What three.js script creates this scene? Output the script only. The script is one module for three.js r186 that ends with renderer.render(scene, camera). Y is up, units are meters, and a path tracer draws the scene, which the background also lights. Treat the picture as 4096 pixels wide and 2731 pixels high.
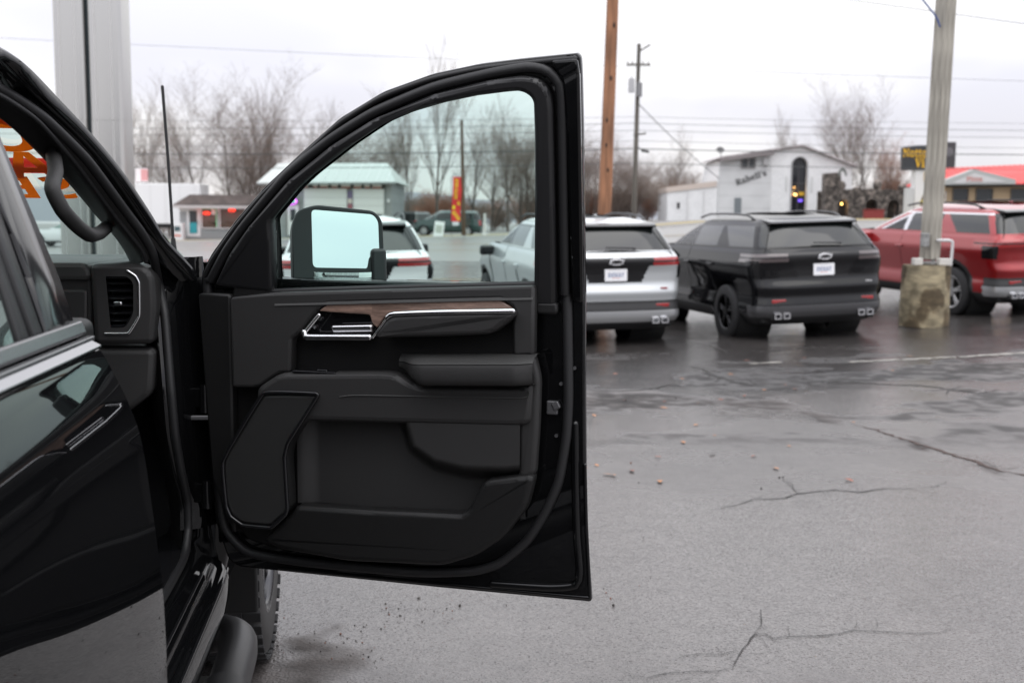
import * as THREE from 'three';
import { mergeGeometries, toCreasedNormals } from 'three/addons/utils/BufferGeometryUtils.js';
import { RoundedBoxGeometry } from 'three/addons/geometries/RoundedBoxGeometry.js';
import { FontLoader } from 'three/addons/loaders/FontLoader.js';
import { TextGeometry } from 'three/addons/geometries/TextGeometry.js';

// ---------- camera, sky, sun, exposure ----------
const scene = new THREE.Scene();
const rad = (a) => a * Math.PI / 180;
const camera = new THREE.PerspectiveCamera(2 * Math.atan(784 / 2500) * 180 / Math.PI, 1024 / 682, 0.05, 2500);
camera.position.set(0, 1.6, 0);
camera.rotation.order = 'YXZ';
camera.rotation.set(-Math.atan(281 / 2500), 0, rad(0.5));
camera.focus = 2.75;
camera.userData.fStop = 4.2;
scene.add(camera);

const renderer = new THREE.WebGLRenderer();
renderer.toneMapping = THREE.LinearToneMapping;
renderer.toneMappingExposure = 1.12;
renderer.shadowMap.enabled = true;

function rng(seed) { let a = seed >>> 0; return () => { a = (a + 0x6D2B79F5) >>> 0; let t = Math.imul(a ^ (a >>> 15), 1 | a); t = (t + Math.imul(t ^ (t >>> 7), 61 | t)) ^ t; return ((t ^ (t >>> 14)) >>> 0) / 4294967296; }; }
const hash2 = (x, y, s) => { let h = Math.imul(x, 374761393) + Math.imul(y, 668265263) + Math.imul(s, 2147483647 - 58); h = Math.imul(h ^ (h >>> 13), 1274126177); return ((h ^ (h >>> 16)) >>> 0) / 4294967296; };
// value noise; per > 0 makes it tile
function vnoise(x, y, s = 0, per = 0) {
  const xi = Math.floor(x), yi = Math.floor(y), fx = x - xi, fy = y - yi, u = fx * fx * (3 - 2 * fx), v = fy * fy * (3 - 2 * fy);
  const w = per ? (k) => ((k % per) + per) % per : (k) => k;
  const a = hash2(w(xi), w(yi), s), b = hash2(w(xi + 1), w(yi), s), c = hash2(w(xi), w(yi + 1), s), d = hash2(w(xi + 1), w(yi + 1), s);
  return a + (b - a) * u + (c - a) * v + (a - b - c + d) * u * v;
}
function fbm(x, y, o = 4, s = 0, per = 0) { let t = 0, a = 0.5, n = 0; for (let k = 0; k < o; k++) { t += a * vnoise(x, y, s + k, per); n += a; a *= 0.5; x *= 2; y *= 2; per *= 2; } return t / n; }
const sstep = (a, b, x) => { const t = Math.min(1, Math.max(0, (x - a) / (b - a))); return t * t * (3 - 2 * t); };
const lerp = (a, b, t) => a + (b - a) * t;
function interp(tab, x) { if (x <= tab[0][0]) return tab[0][1]; for (let i = 1; i < tab.length; i++) if (x <= tab[i][0]) return lerp(tab[i - 1][1], tab[i][1], (x - tab[i - 1][0]) / (tab[i][0] - tab[i - 1][0])); return tab[tab.length - 1][1]; }

{ // overcast sky: the standard overcast rise towards the zenith, with soft stratus bands
  const W = 1024, H = 512, px = new Float32Array(W * H * 4);
  for (let j = 0; j < H; j++) {
    const el = ((j + 0.5) / H - 0.5) * Math.PI, se = Math.max(0, Math.sin(el));
    for (let i = 0; i < W; i++) {
      const az = (i / W) * Math.PI * 2, cx = Math.cos(az), cz = Math.sin(az);
      const q = 1 / (se + 0.12), n = fbm(40 + cx * q * 1.1, 40 + cz * q * 1.1 + el * 9, 5, 11);
      const n2 = fbm(9 + cx * 3, 9 + el * 16 + cz * 1.5, 4, 31);
      const cloud = sstep(0.36, 0.66, n * 0.55 + n2 * 0.45);
      const L = 0.80 * (1 + 2 * se);
      const c = L * lerp(0.85, 1.06, cloud), warm = Math.exp(-se * 16);
      const k = (j * W + i) * 4;
      px[k] = c * lerp(lerp(0.955, 1, cloud), 1.01, warm); px[k + 1] = c * lerp(lerp(0.965, 1, cloud), 0.97, warm); px[k + 2] = c * lerp(lerp(1.08, 1.02, cloud), 0.95, warm); px[k + 3] = 1;
    }
  }
  const t = new THREE.DataTexture(px, W, H, THREE.RGBAFormat, THREE.FloatType);
  t.mapping = THREE.EquirectangularReflectionMapping; t.magFilter = THREE.LinearFilter; t.minFilter = THREE.LinearFilter; t.wrapS = THREE.RepeatWrapping; t.needsUpdate = true;
  scene.background = t; scene.environment = t;
}
const sun = new THREE.DirectionalLight(new THREE.Color(1, 0.965, 0.92), 0.6);
sun.position.set(18, 60, 22); sun.target.position.set(0, 0, -8);
sun.castShadow = true; sun.shadow.radius = 80; sun.shadow.mapSize.set(2048, 2048);
Object.assign(sun.shadow.camera, { left: -60, right: 60, top: 60, bottom: -60, near: 1, far: 200 });
scene.add(sun, sun.target);

// ---------- helpers ----------
const lin = (r, g, b) => new THREE.Color().setRGB(r, g, b);
const taken = {};
function numbered(n) { const k = taken[n] = (taken[n] ?? -1) + 1; return k ? n + '_' + String(k).padStart(3, '0') : n; }
function mesh(name, geo, mat, parent = scene) {
  if (Array.isArray(geo)) geo = geo.length > 1 ? mergeGeometries(geo.map(clean)) : geo[0];
  const m = new THREE.Mesh(geo, mat); m.name = parent === scene ? numbered(name) : name; m.castShadow = m.receiveShadow = true; parent.add(m); return m;
}
function clean(g) { g = g.index ? g.toNonIndexed() : g.clone(); for (const k of Object.keys(g.attributes)) if (!['position', 'normal', 'uv'].includes(k)) g.deleteAttribute(k); if (!g.attributes.uv) g.setAttribute('uv', new THREE.BufferAttribute(new Float32Array(g.attributes.position.count * 2), 2)); g.morphAttributes = {}; return g; }
function tag(o, label, category, group) { o.userData.label = label; o.userData.category = category; if (group) o.userData.group = group; return o; }
function thing(name, label, category, [x, y, z] = [0, 0, 0], turn = 0, group) { const o = new THREE.Group(); o.name = numbered(name); scene.add(o); o.position.set(x, y, z); o.rotation.y = turn; return tag(o, label, category, group); }
function setting(o, label, category) { o.userData.kind = 'structure'; if (label) tag(o, label, category); return o; }
function stuff(o, label, category) { o.userData.kind = 'stuff'; if (label) tag(o, label, category); return o; }
function dup(root, label, pos, turn, scale = 1) { const r = root.clone(); r.name = numbered(root.name.replace(/_\d{3}$/, '')); r.userData = { ...root.userData, label: label ?? root.userData.label }; r.position.set(...pos); r.rotation.set(0, turn, 0); r.scale.setScalar(scale); scene.add(r); return r; }

const V3 = (a) => new THREE.Vector3(...a);
function box(w, h, d, x = 0, y = 0, z = 0, r = 0, rx = 0, ry = 0, rz = 0) {
  const g = r > 0 ? new RoundedBoxGeometry(w, h, d, 2, Math.min(r, w / 2.01, h / 2.01, d / 2.01)) : new THREE.BoxGeometry(w, h, d);
  if (rx) g.rotateX(rx); if (ry) g.rotateY(ry); if (rz) g.rotateZ(rz); g.translate(x, y, z); return g;
}
function cyl(r0, r1, h, x, y, z, seg = 24, rx = 0, rz = 0) { const g = new THREE.CylinderGeometry(r1, r0, h, seg); if (rx) g.rotateX(rx); if (rz) g.rotateZ(rz); g.translate(x, y, z); return g; }
function tube(pts, r, seg = 8, steps = 0, closed = false, tension = 0.3) {
  const c = new THREE.CatmullRomCurve3(pts.map(V3), closed, 'catmullrom', tension);
  const g = new THREE.TubeGeometry(c, steps || pts.length * 6, r, seg, closed);
  if (closed) return g;
  const ends = [0, 1].map((t) => { const s = new THREE.SphereGeometry(r, seg, 4); const p = c.getPoint(t); s.translate(p.x, p.y, p.z); return s; });
  return mergeGeometries([g, ...ends].map(clean));
}
function rod(a, b, r0, r1 = r0, seg = 10) { const A = V3(a), B = V3(b), d = B.clone().sub(A), g = new THREE.CylinderGeometry(r1, r0, d.length(), seg); g.applyQuaternion(new THREE.Quaternion().setFromUnitVectors(new THREE.Vector3(0, 1, 0), d.clone().normalize())); const m = A.add(B).multiplyScalar(0.5); g.translate(m.x, m.y, m.z); return g; }
// polygon with rounded corners -> Shape
function shapeOf(pts, r = 0, T = THREE.Shape) {
  const s = new T(), n = pts.length;
  if (!r) { pts.forEach((p, i) => i ? s.lineTo(p[0], p[1]) : s.moveTo(p[0], p[1])); s.closePath(); return s; }
  for (let i = 0; i < n; i++) {
    const a = pts[(i + n - 1) % n], b = pts[i], c = pts[(i + 1) % n], rr = b[2] ?? r;
    const la = Math.hypot(a[0] - b[0], a[1] - b[1]), lc = Math.hypot(c[0] - b[0], c[1] - b[1]), k = Math.min(rr, la * 0.48, lc * 0.48);
    const p = [b[0] + (a[0] - b[0]) / la * k, b[1] + (a[1] - b[1]) / la * k], q = [b[0] + (c[0] - b[0]) / lc * k, b[1] + (c[1] - b[1]) / lc * k];
    i ? s.lineTo(...p) : s.moveTo(...p); s.quadraticCurveTo(b[0], b[1], ...q);
  }
  s.closePath(); return s;
}
// extruded plate from z0 to z1, bevelled towards z1
function plate(pts, z0, z1, bevel = 0, r = 0, holes = []) {
  if (bevel) { r = Math.max(r, bevel * 1.35); pts = pts.map(([x, y, q]) => q ? [x, y, Math.max(q, bevel * 1.35)] : [x, y]); }
  const s = shapeOf(pts, r); for (const h of holes) s.holes.push(shapeOf(h, r, THREE.Path));
  const b = Math.min(bevel, (z1 - z0) * 0.49), g = new THREE.ExtrudeGeometry(s, { depth: z1 - z0 - 2 * b, bevelEnabled: b > 0, bevelThickness: b, bevelSize: b, bevelOffset: -b, bevelSegments: 4, curveSegments: 8 });
  g.translate(0, 0, z0 + b); return b > 0 ? flatCaps(smooth(g, 50)) : g;
}
function smooth(g, deg = 40) { return toCreasedNormals(g.index ? g.toNonIndexed() : g, rad(deg)); }
function flatCaps(g) { const p = g.attributes.position, n = g.attributes.normal, a = new THREE.Vector3(), b = new THREE.Vector3(), c = new THREE.Vector3(); for (let i = 0; i < p.count; i += 3) { a.fromBufferAttribute(p, i); b.fromBufferAttribute(p, i + 1).sub(a); c.fromBufferAttribute(p, i + 2).sub(a); b.cross(c).normalize(); if (Math.abs(b.z) > 0.995) for (let k = 0; k < 3; k++) n.setXYZ(i + k, 0, 0, Math.sign(b.z)); } return g; }
// smooth polyline resampled to n points
function resample(pts, n, smoothIt = true) { const c = smoothIt ? new THREE.CatmullRomCurve3(pts.map(V3), false, 'catmullrom', 0.5) : new THREE.CatmullRomCurve3(pts.map(V3), false, 'catmullrom', 0); return c.getSpacedPoints(n - 1); }
// surface through a list of polylines
function loft(lines, n = 40, deg = 0) {
  const L = lines.map((p) => resample(p, n)), pos = [], uv = [], idx = [];
  L.forEach((row, j) => row.forEach((p, i) => { pos.push(p.x, p.y, p.z); uv.push(i / n, j); }));
  for (let j = 0; j < L.length - 1; j++) for (let i = 0; i < n - 1; i++) { const a = j * n + i, b = a + 1, c = a + n, d = c + 1; idx.push(a, c, b, b, c, d); }
  const g = new THREE.BufferGeometry(); g.setAttribute('position', new THREE.Float32BufferAttribute(pos, 3)); g.setAttribute('uv', new THREE.Float32BufferAttribute(uv, 2)); g.setIndex(idx);
  if (deg) return smooth(g, deg); g.computeVertexNormals(); return g;
}
function dataTex(n, m, f, srgb = true, rep = 1) {
  const d = new Uint8Array(n * m * 4);
  for (let j = 0; j < m; j++) for (let i = 0; i < n; i++) { const c = f(i, j), k = (j * n + i) * 4; d[k] = c[0] * 255; d[k + 1] = (c[1] ?? c[0]) * 255; d[k + 2] = (c[2] ?? c[0]) * 255; d[k + 3] = 255; }
  const t = new THREE.DataTexture(d, n, m, THREE.RGBAFormat); t.wrapS = t.wrapT = THREE.RepeatWrapping; t.magFilter = THREE.LinearFilter; t.minFilter = THREE.LinearMipmapLinearFilter; t.generateMipmaps = true; if (srgb) t.colorSpace = THREE.SRGBColorSpace; t.repeat.set(rep, rep); t.needsUpdate = true; return t;
}
const cl = (x) => Math.min(1, Math.max(0, x));
const std = (c, roughness = 0.6, metalness = 0, extra = {}) => new THREE.MeshStandardMaterial({ color: c, roughness, metalness, ...extra });
const phys = (c, roughness, extra = {}) => new THREE.MeshPhysicalMaterial({ color: c, roughness, ...extra });

// ---------- shared materials ----------
const grainBump = dataTex(256, 256, (i, j) => [cl(0.5 + (fbm(i / 3, j / 3, 3, 5, 0) - 0.5) * 1.4)], false, 12);
const mottle = dataTex(256, 256, (i, j) => { const a = fbm(i / 32, j / 32, 5, 77, 8); return [cl(0.55 + a * 0.5)]; }, true, 0.5);
const M = {
  blackPaint: phys(lin(0.0035, 0.0036, 0.004), 0.4, { specularIntensity: 0, clearcoat: 0.8, clearcoatRoughness: 0.02 }),
  blackSatin: std(lin(0.012, 0.012, 0.013), 0.42),
  rubber: std(lin(0.011, 0.011, 0.012), 0.55),
  trim: phys(lin(0.026, 0.0255, 0.0255), 0.5, { specularIntensity: 0.7, bumpMap: grainBump, bumpScale: 0.0002 }),
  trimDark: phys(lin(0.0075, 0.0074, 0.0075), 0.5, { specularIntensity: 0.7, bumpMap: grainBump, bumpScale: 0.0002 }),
  trimSoft: phys(lin(0.04, 0.04, 0.039), 0.5, { specularIntensity: 0.8, bumpMap: grainBump, bumpScale: 0.0003 }),
  gloss: std(lin(0.008, 0.008, 0.009), 0.08),
  chrome: std(lin(0.72, 0.72, 0.74), 0.13, 1),
  satinSilver: std(lin(0.62, 0.62, 0.63), 0.24, 1),
  mirror: std(lin(0.95, 0.96, 0.95), 0.01, 1),
  tyre: std(lin(0.022, 0.022, 0.023), 0.75, 0, { bumpMap: grainBump, bumpScale: 0.001 }),
  steel: std(lin(0.14, 0.14, 0.145), 0.45, 0.8),
  doorGlass: phys(lin(0.74, 0.89, 0.85), 0.0, { transmission: 1, thickness: 0, ior: 1.5 }),
  windshield: phys(lin(0.70, 0.84, 0.80), 0.0, { transmission: 1, thickness: 0, ior: 1.5 }),
  tint: phys(lin(0.010, 0.012, 0.012), 0.2, { specularIntensity: 0.2, clearcoat: 1, clearcoatRoughness: 0.02 }),
  dark: std(lin(0.012, 0.012, 0.012), 0.8),
};
// ---------- terrain ----------
const farRise = [[-60, -0.1], [-22, -0.1], [-12, 0.25], [-5, 0.38], [3, 0.7], [13, 1.6], [25, 1.8], [60, 2]];
function gy(x, z) { // height of the ground; d = distance ahead of the photographer
  const d = -z, base = -0.008 * Math.max(0, Math.min(d, 18) - 3) + sstep(5, 15, d) * 0.006 * Math.pow(Math.min(Math.max(0, x), 9), 1.9);
  return lerp(base, interp(farRise, x), sstep(44, 76, d));
}
function sheet(xs, ds, lift, color) {
  const pos = [], uv = [], col = [], idx = [], n = xs.length;
  for (const d of ds) for (const x of xs) { pos.push(x, gy(x, -d) + lift, -d); uv.push(x, d); if (color) col.push(...color(x, d)); }
  for (let j = 0; j < ds.length - 1; j++) for (let i = 0; i < n - 1; i++) { const a = j * n + i; idx.push(a, a + 1, a + n, a + 1, a + n + 1, a + n); }
  const g = new THREE.BufferGeometry(); g.setAttribute('position', new THREE.Float32BufferAttribute(pos, 3)); g.setAttribute('uv', new THREE.Float32BufferAttribute(uv, 2)); if (color) g.setAttribute('color', new THREE.Float32BufferAttribute(col, 3)); g.setIndex(idx); g.computeVertexNormals(); return g;
}
const range = (a, b, s) => { const r = []; for (let x = a; x < b - 1e-6; x += s) r.push(x); r.push(b); return r; };
const steps = (...parts) => { const r = []; for (const [a, b, s] of parts) for (const x of range(a, b, s)) if (!r.length || x > r[r.length - 1] + 1e-6) r.push(x); return r; };

const asphaltMap = dataTex(1024, 1024, (i, j) => {
  const a = fbm(i / 4, j / 4, 3, 3, 256), b = fbm(i / 40, j / 40, 4, 9, 25.6 | 0), s = hash2(i >> 1, j >> 1, 4);
  let v = 0.72 + (a - 0.5) * 0.28 + (b - 0.5) * 0.1; if (s > 0.99) v += 0.16; if (s < 0.012) v -= 0.2;
  return [cl(v), cl(v * 0.985), cl(v * 0.97)];
}, true, 1 / 1.7);
const asphaltBump = dataTex(1024, 1024, (i, j) => [cl(0.5 + (fbm(i / 5, j / 5, 3, 3, 0) - 0.5) * 1.3 + (fbm(i / 90, j / 90, 2, 8) - 0.5) * 0.3)], false, 1 / 1.7);
// damp ground: beyond the patched seam the lot lies wet, nearer only in shallow dips
const damp = (x, d) => sstep(0.4, 0.66, sstep(6.8, 12.4, d + (fbm(x * 0.55 + 30, d * 0.9 + 3, 5, 53) - 0.5) * 9 - Math.max(0, x - 2) * 0.5) + (fbm(x * 1.7, d * 2.4, 5, 54) - 0.5) * 1.15) * lerp(0.75, 1, fbm(x * 6, d * 6, 3, 58));
const wet = (x, d) => cl(damp(x, d) * 0.75 + sstep(0.50, 0.62, fbm(x * 0.45 + 20, d * 0.75 + 7, 5, 51)) * 0.8 + sstep(0.55, 0.7, fbm(x * 1.6, d * 2.6, 4, 57)) * 0.35);
// worn, crumbled patches with loose dark grit (position x, distance, half axes, turn)
const patches = [[2.25, 9.6, 0.5, 0.55, 0.3], [2.6, 9.05, 0.22, 0.35, 0.4], [5.3, 11.8, 0.75, 0.3, 0.1], [4.2, 10.4, 0.4, 0.12, -0.1], [0.9, 9.9, 0.9, 0.5, 0], [3.0, 7.9, 0.08, 0.5, -0.2], [3.2, 7.2, 0.06, 0.45, -0.2], [-0.72, 3.75, 0.22, 0.35, 0]];
const crumble = (x, d) => { let r = 0; for (const [px, pd, a, b, t] of patches) { if (Math.abs(x - px) > 2 || Math.abs(d - pd) > 2) continue; const c = Math.cos(t), s = Math.sin(t), u = ((x - px) * c + (d - pd) * s) / a, w = (-(x - px) * s + (d - pd) * c) / b, q = Math.hypot(u, w) + (fbm(x * 5, d * 5, 4, 23) - 0.5) * 1.6; r = Math.max(r, (1 - sstep(0.55, 1.0, q)) * (0.55 + 0.45 * sstep(0.35, 0.6, fbm(x * 14, d * 14, 3, 29)))); } return r; };
// broken, open-textured asphalt between the bays and the smooth lane
const broken = (x, d) => sstep(0.53, 0.6, fbm(x * 0.8 + 3, d * 1.5 + 11, 5, 63)) * sstep(7.4, 8.6, d) * (1 - sstep(12, 14.5, d)) * (0.4 + 0.6 * sstep(0.4, 0.55, fbm(x * 9, d * 9, 3, 64)));
const wetRough = dataTex(1024, 1024, (i, j) => { const x = (i / 1024) * 40 - 20, d = (j / 1024) * 40; const w = wet(x, d), f = fbm(i / 2, j / 2, 3, 61); return [0, cl(lerp(lerp(0.34, 0.1, w), 0.85, Math.max(broken(x, d), crumble(x, d))) + (f - 0.5) * 0.1), 0]; }, false, 1 / 40);
wetRough.offset.set(0.5, 0);
const asphalt = std(lin(1, 1, 1), 1, 0, { map: asphaltMap, bumpMap: asphaltBump, bumpScale: 0.0022, roughnessMap: wetRough, vertexColors: true });
function lotColor(x, d) {
  let v = 0.205 * lerp(0.9, 1.1, fbm(x * 0.6, d * 0.6, 4, 21)), r = 0;
  v *= lerp(1, 0.42, damp(x, d)) * lerp(1, 0.86, sstep(0.5, 0.64, fbm(x * 0.9 + 5, d * 0.9, 4, 27)));
  r = crumble(x, d); v *= (1 - 0.72 * r) * (1 - 0.6 * broken(x, d));
  return [v * (1.05 + 0.12 * r), v * 0.995, v * (0.985 - 0.06 * r)];
}
setting(mesh('parking_lot', sheet(steps([-40, -7, 1.5], [-7, 12, 0.09], [12, 40, 1.5]), steps([-45, 2, 1.5], [2, 13, 0.08], [13, 22, 0.14], [22, 44, 1]), 0, lotColor), asphalt), 'wet patched grey asphalt of the dealership lot', 'pavement');
const plainAsphalt = (c, r) => std(lin(c, c, c * 0.98), r, 0, { map: asphaltMap, bumpMap: asphaltBump, bumpScale: 0.003 });
setting(mesh('road', sheet(range(-260, 260, 4), range(44, 70, 1.3), 0.004), plainAsphalt(0.36, 0.34)), 'wide wet grey road across from the lot', 'road');
setting(mesh('far_lot', sheet(range(-260, 260, 4), steps([73, 110, 1.5], [110, 220, 6]), 0.0), plainAsphalt(0.42, 0.6)), 'gravel and asphalt yards behind the road', 'pavement');
const grassTex = dataTex(512, 512, (i, j) => { const a = fbm(i / 6, j / 3, 4, 15), b = fbm(i / 70, j / 70, 3, 16); return [cl(0.42 + a * 0.25 + b * 0.1), cl(0.37 + a * 0.23 + b * 0.1), cl(0.27 + a * 0.18)]; }, true, 0.25);
setting(mesh('grass_verge', sheet(range(-260, 260, 4), range(70, 73, 0.5), 0.09), std(lin(1, 1, 1), 0.95, 0, { map: grassTex })), 'strip of dry grass behind the far kerb', 'grass');
setting(mesh('ground', sheet(steps([-1500, -260, 124], [-260, 260, 8], [260, 1500, 124]), steps([-300, -45, 30], [-45, 220, 4], [220, 1500, 64]), -0.06), std(lin(0.75, 0.72, 0.72), 0.95, 0, { map: mottle })));
{ // kerb along the far side of the road
  const g = box(520, 0.16, 0.18, 0, 0, 0), p = []; void p;
  const xs = range(-260, 260, 4), pos = [], idx = [];
  xs.forEach((x) => { const y = gy(x, -70); pos.push(x, y - 0.05, -69.88, x, y + 0.12, -69.9, x, y + 0.12, -70.1, x, y - 0.05, -70.1); });
  for (let i = 0; i < xs.length - 1; i++) for (let k = 0; k < 3; k++) { const a = i * 4 + k; idx.push(a, a + 4, a + 1, a + 1, a + 4, a + 5); }
  g.dispose(); const k = new THREE.BufferGeometry(); k.setAttribute('position', new THREE.Float32BufferAttribute(pos, 3)); k.setAttribute('uv', new THREE.Float32BufferAttribute(new Float32Array(pos.length / 3 * 2), 2)); k.setIndex(idx);
  setting(mesh('kerb', smooth(k, 30), std(lin(0.42, 0.41, 0.39), 0.85)), 'pale concrete kerb along the far road edge', 'kerb');
}
// painted strips: [name, material, points [x, d], width]
function strip(pts, w, lift, ragged = 0, seed = 1, endW) {
  const pos = [], uv = [], idx = []; const fine = []; const r = rng(seed);
  for (let i = 0; i < pts.length - 1; i++) { const n = Math.max(1, Math.round(Math.hypot(pts[i + 1][0] - pts[i][0], pts[i + 1][1] - pts[i][1]) / (ragged ? 0.05 : 0.4))); for (let k = 0; k < n; k++) fine.push([lerp(pts[i][0], pts[i + 1][0], k / n), lerp(pts[i][1], pts[i + 1][1], k / n)]); }
  fine.push(pts[pts.length - 1]);
  fine.forEach((p, i) => {
    const a = fine[Math.max(0, i - 1)], b = fine[Math.min(fine.length - 1, i + 1)], l = Math.hypot(b[0] - a[0], b[1] - a[1]) || 1, nx = -(b[1] - a[1]) / l, nd = (b[0] - a[0]) / l;
    const t = i / (fine.length - 1), ww = w * (endW !== undefined ? lerp(endW, 1, Math.sin(Math.PI * Math.min(1, Math.max(0, t)))) : 1);
    const j = ragged * (r() - 0.5) * 2, h1 = ww / 2 * (1 + (r() - 0.5) * (ragged ? 1.3 : 0)), h2 = ww / 2 * (1 + (r() - 0.5) * (ragged ? 1.3 : 0));
    for (const s of [h1, -h2]) { const x = p[0] + nx * (s + j), d = p[1] + nd * (s + j); pos.push(x, gy(x, -d) + lift, -d); uv.push(x, d); }
    if (i) { const k = i * 2; idx.push(k - 2, k - 1, k, k - 1, k + 1, k); }
  });
  const g = new THREE.BufferGeometry(); g.setAttribute('position', new THREE.Float32BufferAttribute(pos, 3)); g.setAttribute('uv', new THREE.Float32BufferAttribute(uv, 2)); g.setIndex(idx); g.computeVertexNormals(); return g;
}
const whitePaint = std(lin(0.55, 0.54, 0.5), 0.5, 0, { map: asphaltMap });
const yellowPaint = std(lin(0.5, 0.36, 0.12), 0.6, 0, { map: asphaltMap });
const crackMat = std(lin(0.016, 0.0145, 0.013), 0.75);
const crackBrown = std(lin(0.05, 0.03, 0.024), 0.85);
[[[2.76, 12.49], [3.14, 12.58]], [[3.9, 12.46], [4.5, 12.54]], [[4.54, 12.545], [5.2, 12.64]], [[5.23, 12.642], [7.5, 12.92]]].forEach((p, i) => setting(mesh('painted_line', strip(p, 0.085, 0.005, 0.006, 40 + i), whitePaint), i ? 'worn white bay line in front of the lamp post' : 'short worn dash of white paint behind the black car', 'road marking').userData.group = 'worn white paint on the lot');
setting(mesh('painted_line', strip([[-40, 31], [40, 31]], 0.22, 0.006), yellowPaint), 'faded yellow line at the lot edge', 'road marking');
for (const [d, w, m, l] of [[54.4, 0.3, yellowPaint, 'double yellow line along the road middle'], [60.5, 0.3, yellowPaint, 'second yellow line beyond the road middle'], [68.6, 0.22, whitePaint, 'white edge line by the far kerb']]) setting(mesh('painted_line', strip([[-240, d], [240, d]], w, 0.009), m), l, 'road marking');
const cracks = [
  [[[2.04, 12.36], [2.09, 12.19], [2.16, 11.94], [2.13, 11.56], [2.22, 11.37], [2.28, 11.06], [2.44, 10.81], [2.63, 10.75]], 0.05],
  [[[2.43, 10.54], [2.61, 10.55], [2.8, 10.57]], 0.06],
  [[[2.96, 11.36], [3.08, 11.14], [3.18, 11.07], [3.46, 10.98], [3.74, 10.8], [4.11, 10.69], [4.23, 10.44], [4.33, 10.3], [4.42, 10.2], [4.72, 10.39]], 0.04],
  [[[1.19, 6.04], [1.31, 6.13], [1.43, 6.25], [1.63, 6.29], [1.73, 6.4], [1.87, 6.46], [1.98, 6.5], [2.12, 6.45], [2.32, 6.55], [2.44, 6.55], [2.65, 6.61], [2.76, 6.74]], 0.012],
  [[[0.81, 3.78], [0.76, 3.75], [0.71, 3.74], [0.65, 3.74], [0.56, 3.72], [0.49, 3.68], [0.42, 3.7]], 0.005],
  [[[0.81, 3.78], [0.86, 3.9], [0.91, 4.01], [0.96, 4.11], [1.0, 4.12], [1.02, 4.06], [1.09, 4.09], [1.19, 4.09], [1.29, 4.12], [1.36, 4.16], [1.44, 4.15], [1.61, 4.13], [1.69, 4.14], [1.78, 4.19]], 0.0065],
  [[[0.63, 3.88], [0.7, 3.9], [0.79, 3.9], [0.86, 3.94]], 0.005], [[[0.96, 4.11], [1.01, 4.21], [1.05, 4.39]], 0.004],
  [[[2.78, 8.71], [2.87, 8.51], [2.96, 8.16], [3.04, 7.81], [3.1, 7.6], [3.19, 7.34], [3.22, 7.11], [3.33, 6.92], [3.5, 6.6]], 0.035, 1],
  [[[0.73, 10.55], [1.08, 10.46], [1.38, 10.62], [1.61, 10.92], [1.8, 10.68]], 0.03], [[[2.15, 15.04], [2.45, 14.92], [2.66, 14.36], [2.73, 13.79], [2.69, 13.49]], 0.03],
];
function crackGeos(p, w, seed) { // main crack with hairline branches
  const r = rng(seed * 7 + 3), out = [strip(p, w, 0.004, w * 0.6, seed, 0.25)];
  for (let k = 0; k < p.length * 0.6; k++) { const i = 1 + Math.floor(r() * (p.length - 2)), a = p[i], b = p[i + 1] ?? p[i - 1], h = Math.atan2(b[1] - a[1], b[0] - a[0]) + (r() < 0.5 ? 1 : -1) * (0.5 + r() * 0.9); let q = [...a]; const pts = [q], n = 2 + Math.floor(r() * 3), L = 0.03 + r() * 0.07; let hh = h; for (let j = 0; j < n; j++) { hh += (r() - 0.5) * 0.9; q = [q[0] + Math.cos(hh) * L, q[1] + Math.sin(hh) * L * 1.3]; pts.push(q); } out.push(strip(pts, w * (0.15 + r() * 0.15), 0.0045, w * 0.2, seed + k * 31, 0.4)); }
  return out;
}
cracks.forEach(([p, w, brown], i) => setting(mesh('pavement_crack', crackGeos(p, w, 90 + i), brown ? crackBrown : crackMat), 'ragged dark crack in the asphalt', 'crack').userData.group = 'cracks in the asphalt');
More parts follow.
